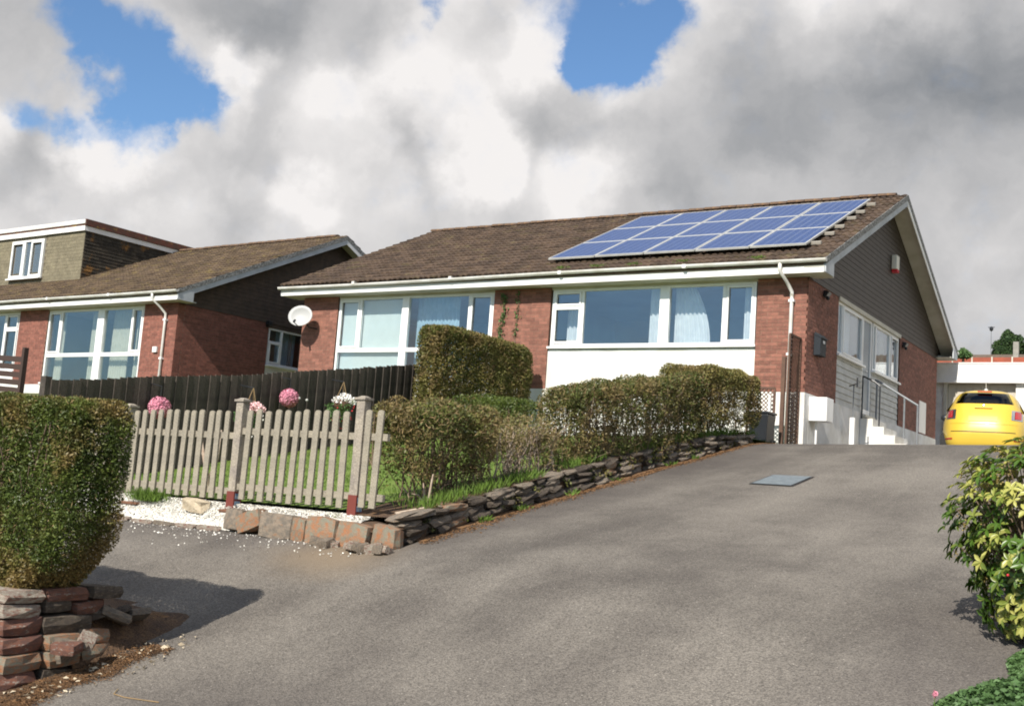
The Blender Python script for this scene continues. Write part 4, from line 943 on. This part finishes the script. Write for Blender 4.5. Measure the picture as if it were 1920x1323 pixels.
o = stone(None, stone_mesh(5, st_cr, .2), (-2.0, -13.0, -2.66), (.30, .16, .13), (0, .1, .1), 'rock'); tag(o, 'cream angular rock on the gravel left of the middle fence post', 'rock')
o = stone(None, stone_mesh(6, rust, .06, 8), (-1.35, -13.03, -2.68), (.42, .2, .035), (.05, 0, .1), 'slab'); tag(o, 'flat rusty stone slab at the foot of the middle fence post', 'slab')
o = stone(None, stone_mesh(8, rust, .06, 8), (-3.0, -13.0, -2.70), (.30, .1, .03), (0, 0, 0), 'slab'); tag(o, 'thin brown slab lying left of the bushy grass tuft', 'slab')
n = 130; X = .52+rng.uniform(0, .40, n); Y = rng.uniform(-16.7, -15.4, n)
A = unit(n)*rng.uniform(.008, .03, (n, 1)); A[:, 2] *= .3; B = np.cross(A, unit(n)); B *= .6
quads('stone_chips', np.c_[X, Y, [f(a, b)+.015 for a, b in zip(X, Y)]], A, B, st_cr, kind='stuff', fold=-.008)
# inspection cover
t_ = thing('manhole_cover', 'blue grey rectangular inspection cover set in the drive', 'manhole cover', (0, 0, 0))
cx_, cy_ = 2.1, -7.2
def onslope(dx, dy, up): return (cx_+dx, cy_+dy, f(cx_+dx, cy_+dy)+up)
mb = MB(); hx, hy = .25, .40; mb.add([onslope(-hx, -hy, .014), onslope(hx, -hy, .014), onslope(hx, hy, .014), onslope(-hx, hy, .014)], [(0, 1, 2, 3)]); mb.build('plate', coverplate, t_)
mb = MB()
for a in ((-hx-.03, -hx, -hy-.03, hy+.03), (hx, hx+.03, -hy-.03, hy+.03), (-hx, hx, -hy-.03, -hy), (-hx, hx, hy, hy+.03)): mb.add([onslope(a[0], a[2], .008), onslope(a[1], a[2], .008), onslope(a[1], a[3], .008), onslope(a[0], a[3], .008)], [(0, 1, 2, 3)])
mb.build('rim', dark, t_)
# bent straw on the tarmac
mb = MB(); P_ = [(1.08, -16.26), (1.13, -16.33), (1.24, -16.34), (1.38, -16.32), (1.50, -16.30)]; mb.tube([(a, b, f(a, b)+.008) for a, b in P_], .003, 4); o = mb.build('straw', strawm); tag(o, 'curved dry straw lying on the tarmac at the bottom left', 'straw')

# ------------------------------------------------------------------ hedges and shrubs
def stems(parent, pts, m, name='stems', r=.012, n=3, sp=.3):
    mb = MB()
    for (x, y, z, dx, dy, h) in pts:
        p = Vector((x, y, z)); q = [p]
        for i in range(1, 5):
            q.append(p+Vector((dx*i/4+random.uniform(-.03, .03), dy*i/4+random.uniform(-.03, .03), h*i/4)))
        mb.tube(q, r, 5, r*.35, cap=False)
        for b in range(n):
            i = random.randrange(1, 4); e = q[i]+Vector((random.uniform(-sp, sp), random.uniform(-sp, sp), random.uniform(.1, .35)))*min(1, h); mb.tube([q[i], (q[i]+e)/2+Vector((0, 0, .03)), e], r*.5, 4, r*.2, cap=False)
    return mb.build(name, m, parent, smooth=True)
def hedge(name, label, x0, x1, y0, y1, zb, zt, n, leaf, m, sl=0., pw_=7, disp=.05, thin=0., holes=0., depth=.14, cat='hedge', nstem=20, dry=0., base=0., lumps=1.6, bare=None, taper=0.):
    """clipped hedge: leaves through the outer shell of a rounded box; sl = rise per metre of y"""
    t_ = thing(name, label, cat, ((x0+x1)/2, (y0+y1)/2, zb))
    hx, hy, hz = (x1-x0)/2, (y1-y0)/2, (zt-zb)/2
    ar = np.array([hy*hz, hy*hz, hx*hz, hx*hz, hx*hy, hx*hy*.25]); fc = rng.choice(6, n, p=ar/ar.sum())
    q = rng.uniform(-1, 1, (n, 3)); ax = fc//2; sg = np.where(fc % 2, 1., -1.); sg = np.where(fc == 4, 1., np.where(fc == 5, -1., sg)); q[np.arange(n), ax] = sg
    nr = (np.abs(q)**pw_).sum(1)**(1/pw_); q /= nr[:, None]
    P = q*np.array([hx, hy, hz]); N = np.sign(q)*np.abs(q)**(pw_-1)/np.array([hx, hy, hz]); N /= np.linalg.norm(N, axis=1, keepdims=True)
    nz = np.array([noise.noise((p[0]*lumps+x0*3, p[1]*lumps, p[2]*lumps)) + .5*noise.noise((p[0]*lumps*3, p[1]*lumps*3+x0, p[2]*lumps*3)) for p in P])
    dp = depth*rng.uniform(0, 1, n)**1.6
    P += N*(nz*disp - dp)[:, None]
    if taper: P[:, 0] -= taper*np.clip(-q[:, 2]-.15, 0, 1)**1.5*np.clip(q[:, 0], 0, 1)
    keep = np.ones(n, bool)
    if thin: keep &= rng.uniform(0, 1, n) > thin*np.clip(.25-q[:, 2], 0, 1.2)
    if holes:
        hn = np.array([noise.noise((p[0]*4+7, p[1]*4, p[2]*4+y0)) for p in P]); keep &= ~((hn > .42-holes*np.clip(1-q[:, 2], .1, 1.)) & (q[:, 2] < .75))
    P, N = P[keep], N[keep]; n = len(P)
    P[:, 2] += hz+sl*P[:, 1]
    d = N*.8+unit(n); d /= np.linalg.norm(d, axis=1, keepdims=True)
    A = d*leaf*rng.uniform(.6, 1.2, (n, 1)); B = np.cross(A, unit(n)); B *= (leaf*.42/(np.linalg.norm(B, axis=1, keepdims=True)+1e-9))
    nd = int(n*dry)
    quads('foliage', P[nd:], A[nd:], B[nd:], m, t_, fold=leaf*.12)
    if nd: quads('dry_shoots', P[:nd], A[:nd]*1.7, B[:nd]*.35, strawm, t_)
    pts = []
    for i in range(nstem):
        x = random.uniform(-hx*.5, hx*.5); y = random.uniform(-hy*.9, hy*.9); pts.append((x, y, sl*y-base, random.uniform(-.25, .25)*hx*2, random.uniform(-.2, .2), (zt-zb)*.85+base))
    if nstem: stems(t_, pts, bare or twig, n=5, sp=min(.3, hx*.9, hy*.5))
    return t_
hedge('hedge', 'big dense clipped green hedge on the stone wall at the left edge', -1.6, .70, -16.52, -16.02, -3.22, -1.88, 170000, .0135, hedgeg, pw_=10, taper=.55, disp=.06, thin=.0, depth=.16, dry=.05, nstem=34, lumps=2.2)
hedge('hedge', 'shaggy green hedge with bare lower stems right beside the picket fence', -.60, .22, -12.25, -10.75, -2.35, -1.43, 30000, .022, hedgem, sl=.08, pw_=5, disp=.13, thin=.7, depth=.34, dry=.20, nstem=22, base=.25, lumps=2.4, holes=.24)
hedge('shrub', 'low straggly half-bare shrub between the shaggy hedge and the long hedge', -.55, .12, -10.65, -9.1, -2.15, -1.45, 9000, .021, hedgeb, sl=.15, pw_=3, disp=.15, thin=.8, depth=.38, dry=.3, nstem=34, cat='shrub', base=.15, holes=.35, bare=palestem)
hedge('hedge', 'long brownish clipped hedge along the top of the low slate wall', -.62, .10, -8.95, -4.75, -1.78, -.60, 66000, .023, hedgem, sl=.165, pw_=7, disp=.10, thin=.38, depth=.28, dry=.20, nstem=60, base=.15, holes=.16)
hedge('hedge', 'short squared hedge at the house end of the drive, before the bin', -.75, .20, -5.1, -2.65, -1.02, -.07, 44000, .023, hedget, sl=.04, pw_=7, disp=.06, thin=.4, depth=.24, dry=.08, nstem=30, base=.3, holes=.16)
hedge('hedge', 'tall bronze green block of hedge in front of the left bungalow windows', -6.40, -5.80, -4.0, -.42, -1.2, .83, 85000, .030, hedget, sl=.0, pw_=9, disp=.07, thin=.0, depth=.2, dry=.12, nstem=24, lumps=1.2)
hedge('hedge', 'small flat topped green hedge glimpsed behind the shaggy one', -2.9, -1.7, -7.6, -6.7, -1.75, -.93, 8000, .022, hedgeg, pw_=9, disp=.03, nstem=4)
# pale bare stump stems at the foot of the near hedge
stems(bpy.data.objects['hedge.001'], [(.40, -.62, -.30, -.05, .05, .38), (.42, -.58, -.28, .02, 0, .45), (.30, -.6, -.28, -.16, -.02, .3)], palestem, 'stump', .022, 1)
mb = MB(); mb.tube([(.45, -12.78, -2.60), (.32, -12.7, -2.57), (.55, -12.55, -2.5)], .012, 5); mb.tube([(.32, -12.7, -2.57), (.62, -12.72, -2.55)], .008, 5); o = mb.build('fallen_twig', palestem); tag(o, 'pale fallen twig on the soil below the shaggy hedge', 'twig')

# variegated shrub at the right edge: whorls of pointed leaves
def leaf_mesh(m, L_=.064, W_=.0135):
    mb = MB(); vs = []; k = [(0, 0), (.3, .8), (.6, 1), (.85, .55), (1, 0)]
    vs = [(0, 0, 0), (W_*.8, L_*.3, .004), (W_, L_*.6, 0), (W_*.45, L_*.88, -.01), (0, L_, -.018), (-W_*.45, L_*.88, -.01), (-W_, L_*.6, 0), (-W_*.8, L_*.3, .004), (0, L_*.3, -.004), (0, L_*.6, -.008)]
    mb.add(vs, [(0, 1, 8), (1, 2, 9, 8), (2, 3, 4, 9), (0, 8, 7), (8, 9, 6, 7), (9, 4, 5, 6)]); return mb.mesh('leaf', m, True)
LM = [leaf_mesh(leafg), leaf_mesh(leafg, .070, .0125), leaf_mesh(leafo), leaf_mesh(leafy), leaf_mesh(leafy, .058, .0145)]
vs_ = thing('variegated_shrub', 'yellow and green leaved shrub at the right edge beside the drive', 'shrub', (at(1980, 1022, 6.7).x, at(1980, 1022, 6.7).y, at(1980, 1022, 6.7).z-.66))
C0 = Vector(vs_.location); items = []; tries = 0; tips = []
for i in range(1100):
    v_ = Vector(rng.normal(size=3)); v_.normalize(); rr = .45+.55*random.random()**.35
    hx_ = .62; p = Vector((v_.x*hx_*rr, v_.y*.6*rr, .66+v_.z*.68*rr))
    if v_.z < -.2: p.x *= .80; p.y *= .80
    k_ = 1+.20*noise.noise(p*2.4+Vector((3, 1, 0))); p = Vector((p.x*k_, p.y*k_, p.z))
    if p.z < .06: continue
    ax_ = (v_+Vector((0, 0, .55))).normalized(); tips.append((p.copy(), v_.copy()))
    yellowness = .5+.5*noise.noise(p*3.+Vector((0, 0, 9))); 
    for j in range(random.choice((6, 7, 8))):
        a = j*2.39+random.random(); t1 = ax_.orthogonal().normalized(); t2 = ax_.cross(t1); out = (t1*math.cos(a)+t2*math.sin(a)+ax_*random.uniform(.0, .9)-Vector((0, 0, .25))).normalized()
        xx = out.cross(ax_).normalized(); zz_ = xx.cross(out); Mx = Matrix((xx, out, zz_)).transposed().to_4x4(); Mx.translation = p
        mi_ = random.choice([3, 4, 3, 2]) if (yellowness+.2*p.z > .66) else random.choice([0, 1, 2, 0])  # yellow leaves come in random clumps, more of them higher up
        sc = random.uniform(.75, 1.15); items.append(((C0+p-CAM).dot(fwd)+.0, Mx @ Matrix.Scale(sc, 4), mi_))
items.sort(key=lambda q: q[0]+ (0 if (C0+q[1].translation-CAM).normalized().dot(rt) < .42 else 5))
for d_, Mx, mi_ in items[:300]:
    o = link('leaf', LM[mi_], vs_); o.matrix_basis = Mx
for mi_ in range(5):
    mb = MB(); me = LM[mi_]; V_ = [v.co.copy() for v in me.vertices]; F_ = [list(p.vertices) for p in me.polygons]
    for d_, Mx, m2 in items[300:]:
        if m2 == mi_: mb.add([Mx @ v for v in V_], F_)
    mb.build('foliage', me.materials[0], vs_, smooth=True, kind='stuff')
pts = []
mb = MB()
for p, v_ in tips[::3]:
    b0 = Vector((random.uniform(-.08, .08), random.uniform(-.08, .08), -.05)); mid_ = b0.lerp(p, .5)+Vector((0, 0, .12)); mb.tube([b0, mid_, p], .009, 4, .003, cap=False)
mb.build('stems', twig, vs_)
n = 6500; Q = np.array([tuple(tips[i][0]) for i in rng.integers(0, len(tips), 150)]); P = Q[rng.integers(0, len(Q), n)]*.97+rng.normal(0, .016, (n, 3)); A = unit(n)*.006; B = np.cross(A, unit(n))
quads('buds', P+np.array([0, 0, .02]), A, B, budm, vs_)
mb = MB(); mb.ball((-.18, -.55, .48), .008, 6, 4); mb.build('flower', redf, vs_)
# ground cover below it
def cover(name, label, cx0, cy0, rx, ry, hz_, n, cat):
    a = rng.uniform(0, 6.283, n); r_ = np.sqrt(rng.uniform(0, 1, n)); X = cx0+rx*r_*np.cos(a); Y = cy0+ry*r_*np.sin(a)
    Z = np.array([f(x, y) for x, y in zip(X, Y)])+hz_*(1-r_**2.2)*rng.uniform(.55, 1, n)+.03*np.array([noise.noise((x*6, y*6, 0)) for x, y in zip(X, Y)])+.02
    d = unit(n); d[:, 2] = np.abs(d[:, 2])*.4; A = d*.020*rng.uniform(.6, 1.3, (n, 1)); B = np.cross(A, unit(n)); B *= .012/(np.linalg.norm(B, axis=1, keepdims=True)+1e-9)
    o = quads(name, np.c_[X, Y, Z], A, B, coverm, fold=.003); tag(o, label, cat); return o
cover('ground_cover_plant', 'bright green low cushion plant at the bottom right corner', 6.15, -14.80, .62, .5, .24, 17000, 'plant'); cover('ground_cover_plant', 'small green leafy mound just under the variegated shrub', 6.28, -14.0, .50, .45, .16, 12000, 'plant')
o = stone(None, stone_mesh(12, st_pl, .12), tuple(Vector(at(1912, 1298, 5.9))), (.16, .14, .10), (0, 0, .3), 'rock'); tag(o, 'pale pinkish stone nestled in the green cushion plant', 'rock')
t_ = thing('pink_flower', 'small pink flower on a thin stem beside the green cushion plant', 'flower', tuple(at(1752, 1330, 5.75)))
mb = MB(); mb.tube([(0, 0, -.1), (0, 0, .07)], .002, 4); mb.build('stem', bladem, t_); n = 26; P = rng.normal(0, .006, (n, 3))+np.array([0, 0, .08]); A = unit(n)*.010; B = np.cross(A, unit(n)); quads('petals', P, A, B, pinkf, t_)

# ------------------------------------------------------------------ the yellow car
def car():
    t_ = thing('hatchback_car', 'bright yellow small hatchback parked at the top of the drive, rear towards us', 'car', (2.86, 2.0, -1.08), R(6))
    # horizontal slices: z, half width, rear y, front y, corner exponent
    SLC = [(.20, .66, .14, 3.40, 5), (.27, .72, .07, 3.48, 5), (.36, .765, .025, 3.53, 4.6), (.46, .79, .0, 3.55, 4.2), (.56, .805, -.01, 3.54, 3.9), (.66, .812, .005, 3.50, 3.7), (.76, .806, .03, 3.43, 3.6),
           (.86, .785, .07, 3.30, 3.5), (.95, .752, .12, 3.05, 3.5), (1.02, .715, .165, 2.70, 3.5), (1.08, .680, .21, 2.50, 3.6), (1.15, .645, .265, 2.38, 3.7), (1.22, .613, .325, 2.26, 3.8), (1.29, .578, .39, 2.13, 3.8), (1.35, .538, .46, 2.0, 3.6), (1.40, .485, .54, 1.88, 3.3), (1.44, .42, .64, 1.76, 3.0), (1.468, .32, .78, 1.62, 2.7), (1.484, .18, .96, 1.45, 2.4), (1.488, .0, 1.2, 1.2, 2.)]
    zs = [s_[0] for s_ in SLC]
    def Sp(z, th, off=0.):
        w_, r_, f_, e_ = [float(np.interp(z, zs, [s_[i] for s_ in SLC])) for i in (1, 2, 3, 4)]
        c, s_ = math.cos(th), math.sin(th); yc, hy = (r_+f_)/2, (f_-r_)/2
        x = w_*math.copysign(abs(c)**(2/e_), c); y = yc+hy*math.copysign(abs(s_)**(2/e_), s_)
        k_ = off/max(.3, math.hypot(x, y-yc)) if off else 0
        return (x*(1+off/max(w_, .1)), yc+(y-yc)*(1+off/max(hy, .1)), z)
    NZ = 44; NT_ = 72; mb = MB(); vs = []
    zz = [.20+(1.488-.20)*(1-(1-i/NZ)**1.25) for i in range(NZ+1)]
    for z in zz:
        for k in range(NT_): vs.append(Sp(z, 2*math.pi*k/NT_))
    fs = [(j*NT_+k, j*NT_+(k+1) % NT_, (j+1)*NT_+(k+1) % NT_, (j+1)*NT_+k) for j in range(NZ) for k in range(NT_)]
    # openings for rear window, side windows and windscreen are cut out of the shell
    def in_rear(x, y, z): return 1.165 < z < 1.385 and y < 1.0 and abs(x) < .52-.12*(z-1.165)/.22-.02
    out = []
    for f_ in fs:
        c = Vector((0, 0, 0))
        for i in f_: c += Vector(vs[i])/4
        if in_rear(c.x, c.y, c.z): continue
        out.append(f_)
    mb.add(vs, out); mb.build('body', yellow, t_, smooth=True)
    def patchS(name, m, z0, z1, f0, f1, off, nz=8, nt=24, par=t_, rear=True):
        """f0(z), f1(z): x limits of the patch on the rear face"""
        mb = MB(); vs = []
        for j in range(nz+1):
            z = z0+(z1-z0)*j/nz; a, b = f0(z), f1(z)
            for i in range(nt+1):
                x = a+(b-a)*i/nt; w_ = float(np.interp(z, zs, [s_[1] for s_ in SLC])); e_ = float(np.interp(z, zs, [s_[4] for s_ in SLC])); q = min(1, abs(x)/w_)**(e_/2)
                th = -math.acos(math.copysign(q, x)) ; p = Sp(z, th); vs.append((p[0], p[1]-off, p[2]+off*.2))
        mb.add(vs, [(j*(nt+1)+i, j*(nt+1)+i+1, (j+1)*(nt+1)+i+1, (j+1)*(nt+1)+i) for j in range(nz) for i in range(nt)]); return mb.build(name, m, par, smooth=True)
    patchS('rear_window', glassc, 1.155, 1.392, lambda z: -(.53-.11*(z-1.155)/.237), lambda z: .53-.11*(z-1.155)/.237, .006)
    # lamp clusters
    for s_ in (-1, 1):
        a, b = (-.69, -.50) if s_ < 0 else (.50, .69)
        pc = patchS('tail_lamp', chrome, .83, 1.03, lambda z: a, lambda z: b, .010, 4, 6)
        a2, b2 = (-.668, -.565) if s_ < 0 else (.565, .668)
        patchS('lens', tailred, .855, 1.01, lambda z: a2, lambda z: b2, .022, 4, 6, par=pc)
        patchS('reflector', tailred, .42, .45, lambda z: min(s_*.55, s_*.70), lambda z: max(s_*.55, s_*.70), .010, 2, 4)
    patchS('number_plate', platem, .79, .89, lambda z: -.26, lambda z: .26, .014, 2, 6)
    patchS('bumper_seam', dark, .575, .588, lambda z: -.58, lambda z: .58, .006, 1, 20)
    patchS('tailgate_seam', mat('seam_yellow', (.45, .30, .03), None, rough=.5), .735, .742, lambda z: -.6, lambda z: .6, .004, 1, 20)
    patchS('bumper_underside', dark, .20, .31, lambda z: -.42, lambda z: .42, .006, 2, 12)
    mb = MB(); mb.ball((0, .23, 1.105), .028, 10, 6, (1.2, .35, 1)); mb.build('badge', chrome, t_)
    mb = MB(); mb.box(-.16, .16, .16, .19, 1.055, 1.075); mb.build('tailgate_handle', yellow, t_, bevel=.006)
    mb = MB(); mb.box(-.13, .13, .44, .50, 1.398, 1.418); mb.build('brake_lamp', tailred, t_)
    mb = MB(); mb.ball((0, .82, 1.475), .04, 10, 6, (1, 1.3, .8)); mb.tube([(0, .82, 1.49), (0, .70, 1.86)], .006, 5); mb.build('antenna', mat('antenna_base', (.6, .6, .58), None, rough=.2), t_)
    for s_ in (-1, 1):
        mb = MB(); n_ = 14; poly = [(.62, 1.03), (1.0, 1.30), (1.25, 1.385), (1.75, 1.385), (2.25, 1.12), (2.35, 1.03)]
        pts = [Sp(z, 0) for z in (1.03,)]
        mv = []
        for (y, z) in poly:
            w_ = float(np.interp(z, zs, [q_[1] for q_ in SLC])); mv.append((s_*(w_+.004), y, z))
        mb.add(mv, [list(range(len(mv)))]); mb.build('side_window', dark, t_)
        mb = MB(); mb.ball((s_*.86, 2.05, 1.0), .10, 10, 8, (1, .6, .75)); mb.build('mirror', dark, t_, smooth=True)
        for y in (.62, 2.92):
            wh = MB(); wh.tube([(s_*.60, y, .29), (s_*.80, y, .29)], .29, 24); wo = wh.build('wheel', tyrem, t_, smooth=False); rm = MB(); rm.tube([(s_*.802, y, .29), (s_*.806, y, .29)], .19, 20); rm.build('rim', chrome, wo)
        mb = MB(); mb.box(s_*.30-.16, s_*.30+.16, 1.15, 1.25, .9, 1.18); mb.ball((s_*.30, 1.2, 1.24), .11, 8, 6, (1, .5, .7)); mb.build('seat', carseat, t_)
    mb = MB(); mb.tube([(.35, .05, .24), (.35, .2, .24)], .03); mb.build('exhaust', chrome, t_)
    MB().box(-.6, .6, .3, 3.2, .16, .22).build('chassis', dark, t_)
    return t_
car()

# ------------------------------------------------------------------ garage and what stands behind it
g = thing('garage', 'flat roofed white garage with deep white fascia behind the yellow car', 'garage', (0, 12.2, 0))
MB().box(-3.2, 8.4, -.05, .2, 1.665, 2.20).build('fascia', white, g); MB().box(-3.2, 8.4, .2, 6., 2.02, 2.18).build('roof', farroof, g)
MB().box(-3.2, 8.42, -.07, .25, 2.202, 2.23).build('roof_trim', upvc, g)
MB().box(-3.2, .025, .2, .45, -1., 1.664).build('wall', render_w, g); MB().box(.03, .12, .12, .45, -1., 1.662).build('door_frame', lintel, g)
mb = MB(); mb.box(.125, 1.92, .25, .30, -1., 1.662)
for i in range(8): mb.box(.14+i*.222, .14+i*.222+.195, .235, .25, -.9, 1.61)
mb.build('garage_door', garagep, g); MB().box(1.925, 2.14, .10, .45, -1., 1.662).build('wall', render_w, g)
mb = MB(); mb.box(2.145, 4.3, .2, .26, -1., 1.34); mb.box(2.145, 4.3, .2, .28, 1.35, 1.662); mb.build('garage_door', white, g, label='white garage door at the right'); MB().box(4.31, 8.4, .1, .45, -1, 1.662).build('wall', render_w, g)
MB().box(-3.2, 8.4, 5.8, 6., -1., 2.0).build('rear_wall', render_w, g)
# red stained fence panels on the slope above
rf = thing('panel_fence', 'red brown panel fence showing above the white garage roof', 'fence', (0, 21, 0))
for i in range(6):
    x = -2.1+i*.66
    MB().box(x, x+.61, 0, .04, 0, 3.62).build('panel', orangep, rf); MB().box(x+.612, x+.658, -.02, .06, 0, 3.64).build('post', lintel, rf)
o = MB().box(-.09, .09, -.09, .09, 0, 1.0).build('concrete_post', concrete); p_ = at(1905, 680, 40); o.location = (p_.x, p_.y, p_.z-.3); tag(o, 'pale concrete post above the garage roof at the right edge', 'post')
o.scale = (1, 1, 1.05)
fh = thing('far_house', 'low brown roofed building just visible above the red fence', 'house', (0, 34, 0))
zt = at(1850, 654, 53).z
MB().box(-5.0, 16, 0, 6, -1, zt-1.).build('wall', farwall, fh); mb = MB(); mb.prism([(-.4, zt-1.1), (3, zt), (6.4, zt-1.1)], 'x', -5.3, 16.4); mb.build('roof', farroof, fh)
p_ = at(1858, 660, 58); mb = MB(); mb.tube([(0, 0, -1), (0, 0, 1.15)], .018, 5); t_ = thing('aerial_mast', 'thin mast with a small dark head above the far roof', 'aerial', tuple(p_)); mb.build('mast', galv, t_)
mb = MB(); mb.ball((0, 0, 1.22), .1, 8, 6, (1, 1, 1.3)); mb.tube([(-.16, 0, 1.30), (.16, 0, 1.30)], .02, 5); mb.build('mast_head', dark, t_)
def far_tree(px, py, d, w_, h_, label, name='tree', m=needlel, n=3500):
    p = at(px, py, d); t_ = thing(name, label, name, tuple(p)); mb = MB(); mb.tube([(0, 0, -4), (0, 0, h_*.7)], .12, 6, .04); mb.build('trunk', twig, t_)
    d_ = unit(n); r_ = rng.uniform(.35, 1, n)**.5; Z = d_[:, 2]*.5+.5; P = d_*np.array([w_/2, w_/2, h_/2])*r_[:, None]; P[:, :2] *= (1.15-Z*.75)[:, None]; P[:, 2] += h_/2
    nz = np.array([noise.noise(tuple(q*1.6)) for q in P]); P *= (1+.3*nz)[:, None]; A = unit(n)*.09; B = np.cross(A, unit(n))*.5; quads('crown', P, A, B, m, t_)
far_tree(1893, 668, 60, 1.9, 1.35, 'dark pointed evergreen tree above the far roof at the right'); far_tree(1878, 670, 59, 1.2, .6, 'small dark bush beside the pointed evergreen beyond the roof', 'bush')
far_tree(1806, 672, 36, .55, .32, 'yellow green bush tip above the garage roof near the bungalow eave', 'bush', coverm, 500)
far_tree(1935, 668, 61, 1.6, .8, 'round dark tree cut by the right edge above the far roof')
